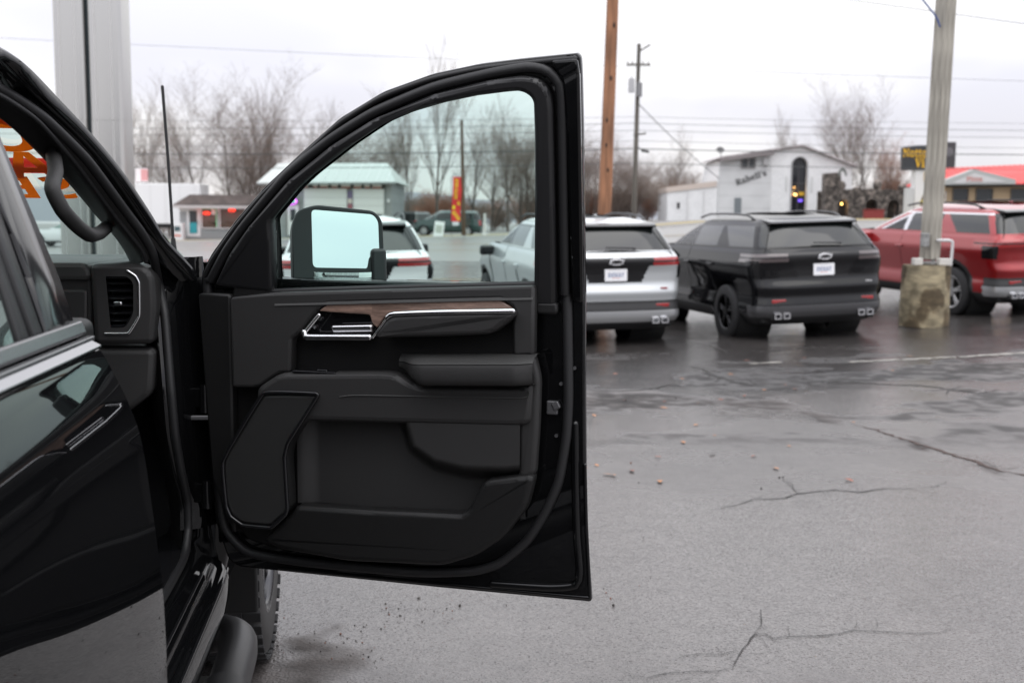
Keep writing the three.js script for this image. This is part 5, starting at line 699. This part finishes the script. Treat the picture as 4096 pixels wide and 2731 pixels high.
{ // white hall with the arched window
  const z = -95, t = thing('white_hall', 'large white hall with tall dark arched window and gabled roof', 'building', [0, 0, z]);
  const gable = [[17.55, 1.5], [17.5, 4.2], [18.0, 6.9], [24.75, 8.0], [29.2, 6.4], [29.4, 1.5]];
  const arch = []; for (let k = 0; k <= 14; k++) { const a = Math.PI * k / 14; arch.push([24.7 + Math.cos(a) * 0.68, 6.45 + Math.sin(a) * 0.7]); } const hole = [[25.38, 2.3], ...arch, [24.02, 2.3]];
  mesh('wall_front', plate(gable, -8, 0, 0, 0, [hole]), wallWhite, t);
  mesh('wall_return', box(4.5, 5.2, 0.1, 20.0, 4.15, 0.06), siding(lin(0.70, 0.71, 0.71)), t);
  const wn = mesh('arched_window', plate(hole, -0.6, -0.4, 0), phys(lin(0.018, 0.02, 0.026), 0.08), t); mesh('arch_frame', tube(hole.map(([x, y]) => [x, y, 0.04]), 0.06, 6, 60), std(lin(0.35, 0.35, 0.36), 0.7), t); mesh('lattice', [box(0.05, 4.6, 0.05, 24.7, 4.6, -0.36), box(1.3, 0.05, 0.05, 24.7, 4.9, -0.36), box(1.3, 0.05, 0.05, 24.7, 3.7, -0.36)], std(lin(0.08, 0.08, 0.09), 0.6), wn);
  for (const [x, y, k, r] of [[24.1, 4.53, 2, 0.06], [24.35, 4.53, 3.5, 0.07], [24.15, 3.92, 2.2, 0.06], [24.42, 3.92, 6, 0.085], [24.52, 3.92, 6, 0.085]]) { const b = new THREE.SphereGeometry(r, 10, 8); b.translate(x, y, -0.2); mesh('lamp_bulb', b, neon(lin(1, 0.52, 0.16), k), t); } { const L = new THREE.PointLight(lin(1, 0.6, 0.25), 1.2); L.position.set(24.4, 4.1, -0.05); t.add(L); }
  { const b = box(0.34, 0.22, 0.03, 24.95, 3.42, -0.3); mesh('neon_sign', b, neon(lin(0.2, 0.1, 1), 1.6), t); const y = box(0.5, 0.3, 0.02, 25.05, 4.0, -0.34); mesh('yellow_poster', y, std(lin(0.4, 0.28, 0.02), 0.6), t); }
  const rm = std(lin(0.6, 0.55, 0.55), 0.8, 0, { map: mottle }); mesh('roof', [plate([[17.6, 6.92], [17.75, 7.08], [24.75, 8.2], [29.6, 6.45], [29.6, 6.3], [24.75, 8.05]], -8.2, 0.4, 0)], rm, t); mesh('eave_return', box(4.6, 0.3, 1.2, 20.0, 7.12, 0.2, 0, 0, 0, 0.145), std(lin(0.2, 0.18, 0.18), 0.8), t);
  windowPart(t, 19.62, 20.84, 6.15, 7.0, 0.14, glassDark, std(lin(0.25, 0.24, 0.24), 0.7), 0.12, 1); mesh('air_conditioner', box(0.5, 0.6, 0.4, 21.7, 6.7, 0.3), std(lin(0.35, 0.35, 0.35), 0.7), t);
  const d = mesh('side_door', box(0.6, 2.0, 0.1, 19.44, 2.6, 0.1), std(lin(0.15, 0.17, 0.18), 0.6), t); mesh('door_handle', box(0.05, 0.1, 0.05, 19.65, 2.6, 0.17), galv, d);
  const tx = textGeo("Rabell's", 0.5, 0.05, fontSerif); tx.rotateZ(0.33); tx.translate(20.5, 5.35, 0.12); mesh('lettering', tx, std(lin(0.06, 0.06, 0.06), 0.6), t);
  for (const x of [23.6, 25.8]) mesh('shutter', box(0.14, 1.3, 0.06, x, 4.8, 0.04), std(lin(0.55, 0.56, 0.55), 0.7), t);
  mesh('satellite_dish', [(() => { const s = new THREE.SphereGeometry(0.42, 16, 8, 0, 6.3, 0, 1); s.rotateX(-1.9); s.scale(1, 0.8, 1); s.translate(17.85, 7.75, 0); return s; })(), rod([17.95, 7.0, -0.2], [17.85, 7.7, -0.1], 0.04)], std(lin(0.2, 0.2, 0.2), 0.6, 0, { side: THREE.DoubleSide }), t);
  const w = mesh('low_wing', plate([[13.35, 1.4], [13.32, 4.0], [17.55, 4.55], [17.6, 1.4]], -6, 0.1, 0), wallWhite, t); mesh('parapet', plate([[13.25, 4.0], [13.25, 4.45], [17.55, 5.02], [17.55, 4.55]], -6.1, 0.2, 0), std(lin(0.52, 0.45, 0.4), 0.8), w); mesh('wall_vent', box(0.22, 0.5, 0.06, 14.3, 2.9, 0.14), M.dark, w); for (const x of [15.1, 16.5]) mesh('downpipe', box(0.12, 2.6, 0.06, x, 2.9, 0.14), std(lin(0.6, 0.6, 0.6), 0.7), w);
  mesh('torch_lamp', [rod([28.0, 2.4, 0.3], [28.0, 4.0, 0.3], 0.05), box(0.4, 0.25, 0.3, 28.0, 4.0, 0.3, 0.05)], std(lin(0.25, 0.25, 0.26), 0.7), t);
}
{ // stone arcade beside the hall
  const z = -88, t = thing('stone_arcade', 'dark rubble stone arcade with arches beside the white hall', 'wall', [0, 0, z]);
  const tex = dataTex(256, 256, (i, j) => { const a = fbm(i / 9, j / 9, 3, 41), b = fbm(i / 22, j / 22, 3, 44), v = 0.27 + sstep(0.45, 0.75, a) * 0.2 + (b - 0.5) * 0.3; return [cl(v * 1.02), cl(v * 0.95), cl(v * 0.89)]; }); tex.repeat.set(0.22, 0.22); const stone = std(lin(0.95, 0.95, 0.95), 0.95, 0, { map: tex, bumpMap: tex, bumpScale: 0.12 });
  const holeAt = (x, w, y) => { const h = [[x + w, 1.3]]; for (let k = 0; k <= 10; k++) { const a = Math.PI * k / 10; h.push([x + Math.cos(a) * w, y + Math.sin(a) * w]); } h.push([x - w, 1.3]); return h; };
  const out = [[25.0, 1.2], [24.95, 5.45], [26.2, 5.55], [26.3, 4.2], [28.9, 4.25], [31.6, 4.2], [31.65, 1.2]], p = out.map(([x, y]) => [x, y]);
  mesh('arcade_wall', plate(p, -0.9, 0, 0, 0, [holeAt(26.5, 0.42, 2.95), holeAt(28.8, 0.48, 2.95), holeAt(30.55, 0.48, 2.9)]), stone, t);
  for (const [x, y, w, h] of [[26.35, 4.5, 0.7, 0.7], [29.3, 4.55, 0.62, 0.75], [31.3, 4.4, 0.6, 0.5], [27.6, 4.25, 0.5, 0.3]]) mesh('merlon', (() => { const g = new THREE.IcosahedronGeometry(0.5, 2); g.scale(w * 1.15, h * 1.2, 0.9); g.translate(x, y, -0.4); return g; })(), stone, t);
  mesh('back_wall', box(6.4, 3, 0.3, 28.5, 2.6, -3.2), stone, t); mesh('added_shade_roof', box(6.4, 0.25, 3.0, 28.6, 4.0, -2.0), stone, t); for (const [x, y] of [[26.3, 4.9]]) { const r = new THREE.TorusGeometry(0.36, 0.1, 8, 20, Math.PI); r.scale(0.8, 1.5, 1); r.translate(x, y + 0.35, 0.1); mesh('iron_arch', r, std(lin(0.15, 0.16, 0.15), 0.8), t); }  // hidden roof slab added to shade the wall behind the arches
  const b = new THREE.SphereGeometry(0.09, 10, 8); b.translate(26.45, 3.05, -0.3); mesh('lamp_bulb', b, neon(lin(1, 0.6, 0.15), 6), t); const L = new THREE.PointLight(lin(1, 0.6, 0.25), 1.2); L.position.set(26.45, 3.05, -0.1); t.add(L);
}
{ const t = thing('red_planter', 'red wooden planter box before the stone arcade', 'planter', [28.3, gy(28, -86), -86]); mesh('box', box(1.5, 0.72, 0.5, 0, 0.4, 0, 0.03), std(lin(0.22, 0.035, 0.03), 0.8), t); mesh('rim', box(1.6, 0.07, 0.6, 0, 0.77, 0, 0.02), std(lin(0.18, 0.03, 0.025), 0.8), t); }
{ // roadside sign on a white tower
  const z = -72, t = thing('roadside_sign', 'black roadside sign with yellow lettering on white arched tower', 'sign', [0, 0, z]);
  const face = mesh('sign_face', plate([[25.5, 5.0], [25.45, 6.48], [26.2, 6.6], [27.95, 6.66], [27.95, 5.06]], -0.5, 0, 0.02), std(lin(0.032, 0.034, 0.038), 0.6), t); mesh('sign_return', box(0.98, 1.66, 0.4, 28.42, 6.02, -0.25, 0.02), std(lin(0.05, 0.045, 0.05), 0.6), t); mesh('sign_disc', cyl(0.3, 0.3, 0.03, 28.45, 6.2, -0.03, 24, Math.PI / 2), std(lin(0.13, 0.12, 0.13), 0.6), t);
  const ym = std(lin(0.8, 0.46, 0.02), 0.5); for (const [s, x, y, k] of [['Nottoli A', 26.7, 6.14, 0.46], ['Villa', 26.95, 5.5, 0.5]]) { const g = textGeo(s, k, 0.03, fontSerif); g.scale(0.88, 1.15, 1); g.translate(x, y, 0.02); mesh('lettering', g, ym, face); }
  const hole = [[27.75, 2.6], [27.72, 3.1], [27.5, 3.55], [27.2, 3.7], [26.95, 3.5], [26.8, 3.1], [26.78, 2.6]]; mesh('tower', plate([[26.45, 2.0], [26.32, 5.05], [28.12, 5.1], [28.3, 2.0]], -0.9, -0.1, 0.02, 0, [hole]), std(lin(0.66, 0.66, 0.65), 0.8), t); mesh('side_pier', box(0.5, 2.0, 0.6, 26.15, 2.85, -0.5, 0.03), std(lin(0.5, 0.51, 0.51), 0.8), t); mesh('tower_edge', box(0.12, 2.4, 0.4, 28.22, 3.5, -0.2), std(lin(0.75, 0.52, 0.25), 0.7), t); mesh('tower_sign', box(0.55, 0.6, 0.04, 27.2, 4.6, -0.06), ym, t); mesh('yellow_board', box(0.8, 0.16, 0.05, 27.15, 2.95, 0.0), std(lin(0.7, 0.6, 0.08), 0.6), t);
}
{ // restaurant with the red metal roof
  const z = -85, t = thing('red_roof_building', 'tan building with bright red ribbed metal roof and grey gable', 'building', [0, 0, z]);
  mesh('wall', box(14, 3.4, 6, 40.0, 2.9, -3.2), siding(lin(0.50, 0.37, 0.23)), t);
  const red = std(lin(0.55, 0.045, 0.04), 0.5), rg = new THREE.BufferGeometry(), P = [[32.6, 4.55, 0.5], [47.6, 4.75, 0.5], [47, 6.6, -3.2], [34.4, 5.95, -3.2], [32.6, 4.55, -7], [47.6, 4.75, -7]], F = [[0, 1, 2], [0, 2, 3], [0, 3, 4], [1, 5, 2], [4, 3, 2], [4, 2, 5]]; rg.setAttribute('position', new THREE.Float32BufferAttribute(F.flat().flatMap((i) => P[i]), 3)); rg.setAttribute('uv', new THREE.Float32BufferAttribute(new Float32Array(36), 2)); rg.computeVertexNormals();
  const rf = mesh('roof', rg, red, t); for (let k = 0; k < 34; k++) { const x = 33.0 + k * 0.42, u = (x - 32.6) / 15, x2 = Math.max(34.4, x), y2 = 5.95 + (x2 - 34.4) / 12.6 * 0.65, s = x < 34.4 ? (x - 32.6) / 1.8 : 1; mesh('roof_rib', rod([x, 4.55 + u * 0.2 + 0.03, 0.5], [lerp(x, x2, s), lerp(4.6, y2, s) + 0.03, lerp(0.5, -3.2, s)], 0.03, 0.03, 5), red, rf); }
  mesh('gable', plate([[33.0, 4.5], [33.1, 4.85], [35.3, 5.7], [38.5, 4.95], [38.5, 4.6]], -0.2, 0.8, 0), std(lin(0.36, 0.37, 0.36), 0.7), t); mesh('gable_board', plate([[33.6, 4.62], [35.3, 5.4], [37.8, 4.75]], 0.8, 0.84, 0), std(lin(0.52, 0.52, 0.52), 0.7), t); const tx = textGeo('Pizza', 0.34, 0.03, fontSerif); tx.translate(35.3, 4.98, 0.85); mesh('lettering', tx, std(lin(0.55, 0.25, 0.22), 0.6), t);
  mesh('fascia', box(14.6, 0.16, 0.1, 40.0, 4.5, 0.5, 0, 0, 0, 0.013), M.dark, t);
  for (const [x0, x1] of [[34.1, 35.3], [35.9, 37.2], [38.6, 39.9], [40.6, 41.9]]) windowPart(t, x0, x1, 3.3, 4.26, -0.18, glassDark, std(lin(0.12, 0.10, 0.08), 0.7), 0.07); windowPart(t, 33.1, 33.55, 3.3, 4.0, -0.18);
}
{ // dealership behind the photographer: seen only in mirrors and paint
  const t = thing('dealership', 'white panelled dealership building behind the photographer', 'building', [0, 0, 34]), wp = std(lin(0.7, 0.7, 0.7), 0.5, 0, { map: mottle });
  for (let k = 0; k < 12; k++) mesh('facade_panel', box(3.96, 1.9, 0.3, -22 + k * 4, 4.85, 0, 0.02), wp, t);
  for (let k = 0; k < 12; k++) windowPart(t, -23.9 + k * 4, -20.1 + k * 4, 0.3, 3.8, 0, phys(lin(0.02, 0.025, 0.028), 0.05), std(lin(0.12, 0.12, 0.12), 0.5), 0.12);
  mesh('core_wall', box(48, 5.7, 8, 0, 2.85, 4.3), std(lin(0.2, 0.2, 0.2), 0.8), t); mesh('plinth', box(48, 0.3, 0.4, 0, 0.15, 0), std(lin(0.3, 0.3, 0.3), 0.8), t);
}

// ---------- bare trees ----------
function bareTree(seed, H, spread, opt = {}) {
  const r = rng(seed), limb = { p: [], n: [] }, twig = { p: [], n: [] };
  const a = new THREE.Vector3(), b = new THREE.Vector3();
  const seg = (T, p, q, r0, r1, n) => {
    const d = q.clone().sub(p).normalize(), u = a.set(Math.abs(d.y) > 0.9 ? 1 : 0, Math.abs(d.y) > 0.9 ? 0 : 1, 0).cross(d).normalize().clone(), v = b.crossVectors(d, u).clone();
    for (let k = 0; k < n; k++) { const c = [k, k + 1].map((i) => { const t = i / n * Math.PI * 2; return u.clone().multiplyScalar(Math.cos(t)).addScaledVector(v, Math.sin(t)); }); const P = [p.clone().addScaledVector(c[0], r0), p.clone().addScaledVector(c[1], r0), q.clone().addScaledVector(c[1], r1), q.clone().addScaledVector(c[0], r1)]; for (const [i, m] of [[0, 0], [1, 1], [2, 1], [0, 0], [2, 1], [3, 0]]) { T.p.push(P[i].x, P[i].y, P[i].z); T.n.push(c[m].x, c[m].y, c[m].z); } }
  };
  const grow = (p, d, len, rad0, lev) => {
    const n = lev < 1 ? 6 : lev < 3 ? 4 : 2, T = lev < 3 ? limb : twig; let q = p.clone(), dir = d.clone(), R = rad0;
    for (let k = 0; k < n; k++) {
      dir.add(new THREE.Vector3((r() - 0.5) * 0.28, (r() - 0.2) * 0.16 + (lev > 0 ? 0.05 : 0), (r() - 0.5) * 0.28)).normalize();
      const q2 = q.clone().addScaledVector(dir, len / n), R2 = Math.max(0.004, R * (lev < 1 ? 0.84 : 0.76)); seg(T, q, q2, R, R2, lev < 1 ? 8 : lev < 3 ? 5 : 3); q = q2; R = R2;
      if (lev < (opt.levels ?? 4) && (lev > 0 || k >= (opt.first ?? 1))) { const m = lev === 0 ? 2 : lev === 1 ? 1 + (r() < 0.5) : lev < 3 ? 1 + (r() < 0.75) : 3; for (let c = 0; c < m; c++) { const az = r() * Math.PI * 2, tilt = (opt.tilt ?? 0.6) + (r() - 0.5) * 0.5, ax = new THREE.Vector3(Math.cos(az), 0, Math.sin(az)); const nd = dir.clone().multiplyScalar(Math.cos(tilt)).addScaledVector(ax, Math.sin(tilt) * spread).normalize(); grow(q, nd, len * (lev === 0 ? 0.55 : 0.5) * (0.75 + r() * 0.5), R * (lev === 0 ? 0.5 : 0.55), lev + 1); } }
    }
  };
  const stems = opt.stems ?? 1; for (let s = 0; s < stems; s++) { const az = r() * 6.28; grow(new THREE.Vector3(stems > 1 ? Math.cos(az) * 0.35 : 0, -0.1, stems > 1 ? Math.sin(az) * 0.35 : 0), new THREE.Vector3(stems > 1 ? Math.cos(az) * 0.2 : 0, 1, stems > 1 ? Math.sin(az) * 0.2 : 0).normalize(), H * (0.62 + r() * 0.06), H * (stems > 1 ? 0.011 : 0.016), 0); }
  const G = ({ p, n }) => { const g = new THREE.BufferGeometry(); g.setAttribute('position', new THREE.Float32BufferAttribute(p, 3)); g.setAttribute('normal', new THREE.Float32BufferAttribute(n, 3)); g.setAttribute('uv', new THREE.Float32BufferAttribute(new Float32Array(p.length / 3 * 2), 2)); return g; };
  return [G(limb), G(twig)];
}
const bark = std(lin(0.11, 0.09, 0.078), 0.95), twigMat = std(lin(0.2, 0.155, 0.13), 0.95), rust = std(lin(0.26, 0.12, 0.07), 0.95);
const protos = [bareTree(1, 10, 0.9), bareTree(2, 10, 1.0, { tilt: 0.75, stems: 3 }), bareTree(3, 10, 0.7, { tilt: 0.5 }), bareTree(7, 10, 1.1, { tilt: 0.8, stems: 5, first: 0 })];
function tree(k, x, d, top, turn, label, group, wide = 1, tm = twigMat) {
  const y = gy(x, -d), t = thing('bare_tree', label, 'tree', [x, y, -d], turn, group), s = (top - y) / 10.2; t.scale.set(s * wide, s, s * wide); mesh('trunk', protos[k][0], bark, t); mesh('crown', protos[k][1], tm, t); return t;
}
const TL = 'bare grey tree rising behind the small shop', TG = 'bare trees behind the small shop', GL = 'bare tree standing behind the white roofed garage', GG = 'bare trees behind the garage', ML = 'tall bare tree beyond the parked minivan', MG = 'bare trees beyond the minivan', RL = 'bare tree in the thicket behind the utility pole', RG = 'bare trees behind the utility pole', HL = 'bare tree rising behind the stone arcade', HG = 'bare trees behind the arcade';
for (const [k, x, d, top, w] of [[2, -31, 92, 9.8, 1], [1, -28.6, 92, 9.2, 0.9], [0, -25.2, 88, 11, 0.8], [1, -21.4, 86, 11.6, 1], [2, -20.4, 88, 10.6, 0.8], [3, -22.5, 95, 8.5, 1], [0, -18.9, 92, 9.6, 0.8], [2, -33.5, 95, 9, 1]]) tree(k, x, d, top, x * 3, TL, TG, w);
for (const [k, x, d, top, w] of [[0, -16.6, 96, 10.6, 0.9], [1, -14.6, 98, 9.6, 1], [3, -12.4, 100, 8.8, 1], [0, -10.2, 92, 10.4, 0.85], [2, -8.6, 90, 9.4, 0.8]]) tree(k, x, d, top, x * 3, GL, GG, w);
for (const [k, x, d, top, w] of [[2, -5.9, 84, 12.5, 0.8], [0, -3.6, 94, 10.2, 0.9], [1, -1.9, 96, 9.4, 0.8], [2, -0.4, 90, 9.6, 0.8], [3, 0.9, 92, 9.0, 0.9], [0, 2.3, 98, 9.4, 0.9]]) tree(k, x, d, top, x * 5, ML, MG, w);
for (const [k, x, d, top, w] of [[3, 4.6, 98, 8.6, 1], [1, 6.6, 96, 8.4, 0.9], [3, 9.3, 100, 7.8, 1], [3, 11.2, 104, 7.4, 1], [0, 15.4, 108, 9.6, 0.7], [3, 13.4, 110, 6.4, 1], [3, 17, 115, 7.6, 1]]) tree(k, x, d, top, x * 5, RL, RG, w);
for (const [k, x, d, top, w] of [[1, 31.6, 102, 13, 0.8], [0, 33.6, 104, 12.2, 0.7], [2, 29.5, 120, 11.6, 0.8], [3, 33.5, 98, 8.4, 0.6], [2, 36.5, 110, 9, 0.8]]) tree(k, x, d, top, x * 5, HL, HG, w, k === 3 ? rust : twigMat);
{ // low brush along the tree line
  const [g0, g1] = bareTree(19, 2.4, 1.3, { stems: 6, first: 0, tilt: 0.9, levels: 3 }), g = mergeGeometries([g0, g1]), n = 110, im = new THREE.InstancedMesh(g, std(lin(1, 1, 1), 0.95), n), r = rng(77), m4 = new THREE.Matrix4(), q = new THREE.Quaternion(), e = new THREE.Euler();
  for (let i = 0; i < n; i++) { const x = -40 + r() * 80, d = 96 + r() * 22, s = 0.8 + r() * 0.9; q.setFromEuler(e.set(0, r() * 6, 0)); m4.compose(new THREE.Vector3(x, gy(x, -d), -d), q, new THREE.Vector3(s, s, s)); im.setMatrixAt(i, m4); const w = r(); im.setColorAt(i, w < 0.35 ? lin(0.3, 0.15, 0.1) : lin(0.22, 0.17, 0.14)); }
  im.name = 'roadside_brush'; im.castShadow = im.receiveShadow = true; scene.add(im); stuff(im, 'tangle of low brown brush along the tree line', 'brush');
}
{ // far wooded rise closing the view
  const pos = [], idx = [], xs = range(-420, 420, 12); xs.forEach((x) => { const h = 5 + fbm(x / 60 + 40, 3, 4, 66) * 9; for (const [y, z] of [[-1, -300], [h * 0.7, -330], [h, -380]]) pos.push(x, y + (fbm(x / 9, z, 2, 4) - 0.5) * 1.2, z); }); for (let i = 0; i < xs.length - 1; i++) for (let k = 0; k < 2; k++) { const a = i * 3 + k; idx.push(a, a + 3, a + 1, a + 1, a + 3, a + 4); }
  const g = new THREE.BufferGeometry(); g.setAttribute('position', new THREE.Float32BufferAttribute(pos, 3)); g.setAttribute('uv', new THREE.Float32BufferAttribute(pos.filter((_, i) => i % 3 !== 2), 2)); g.setIndex(idx); g.computeVertexNormals(); setting(mesh('hills', g, std(lin(0.2, 0.21, 0.23), 1)), 'low hazy wooded rise on the horizon', 'hill');
}
renderer.render(scene, camera);
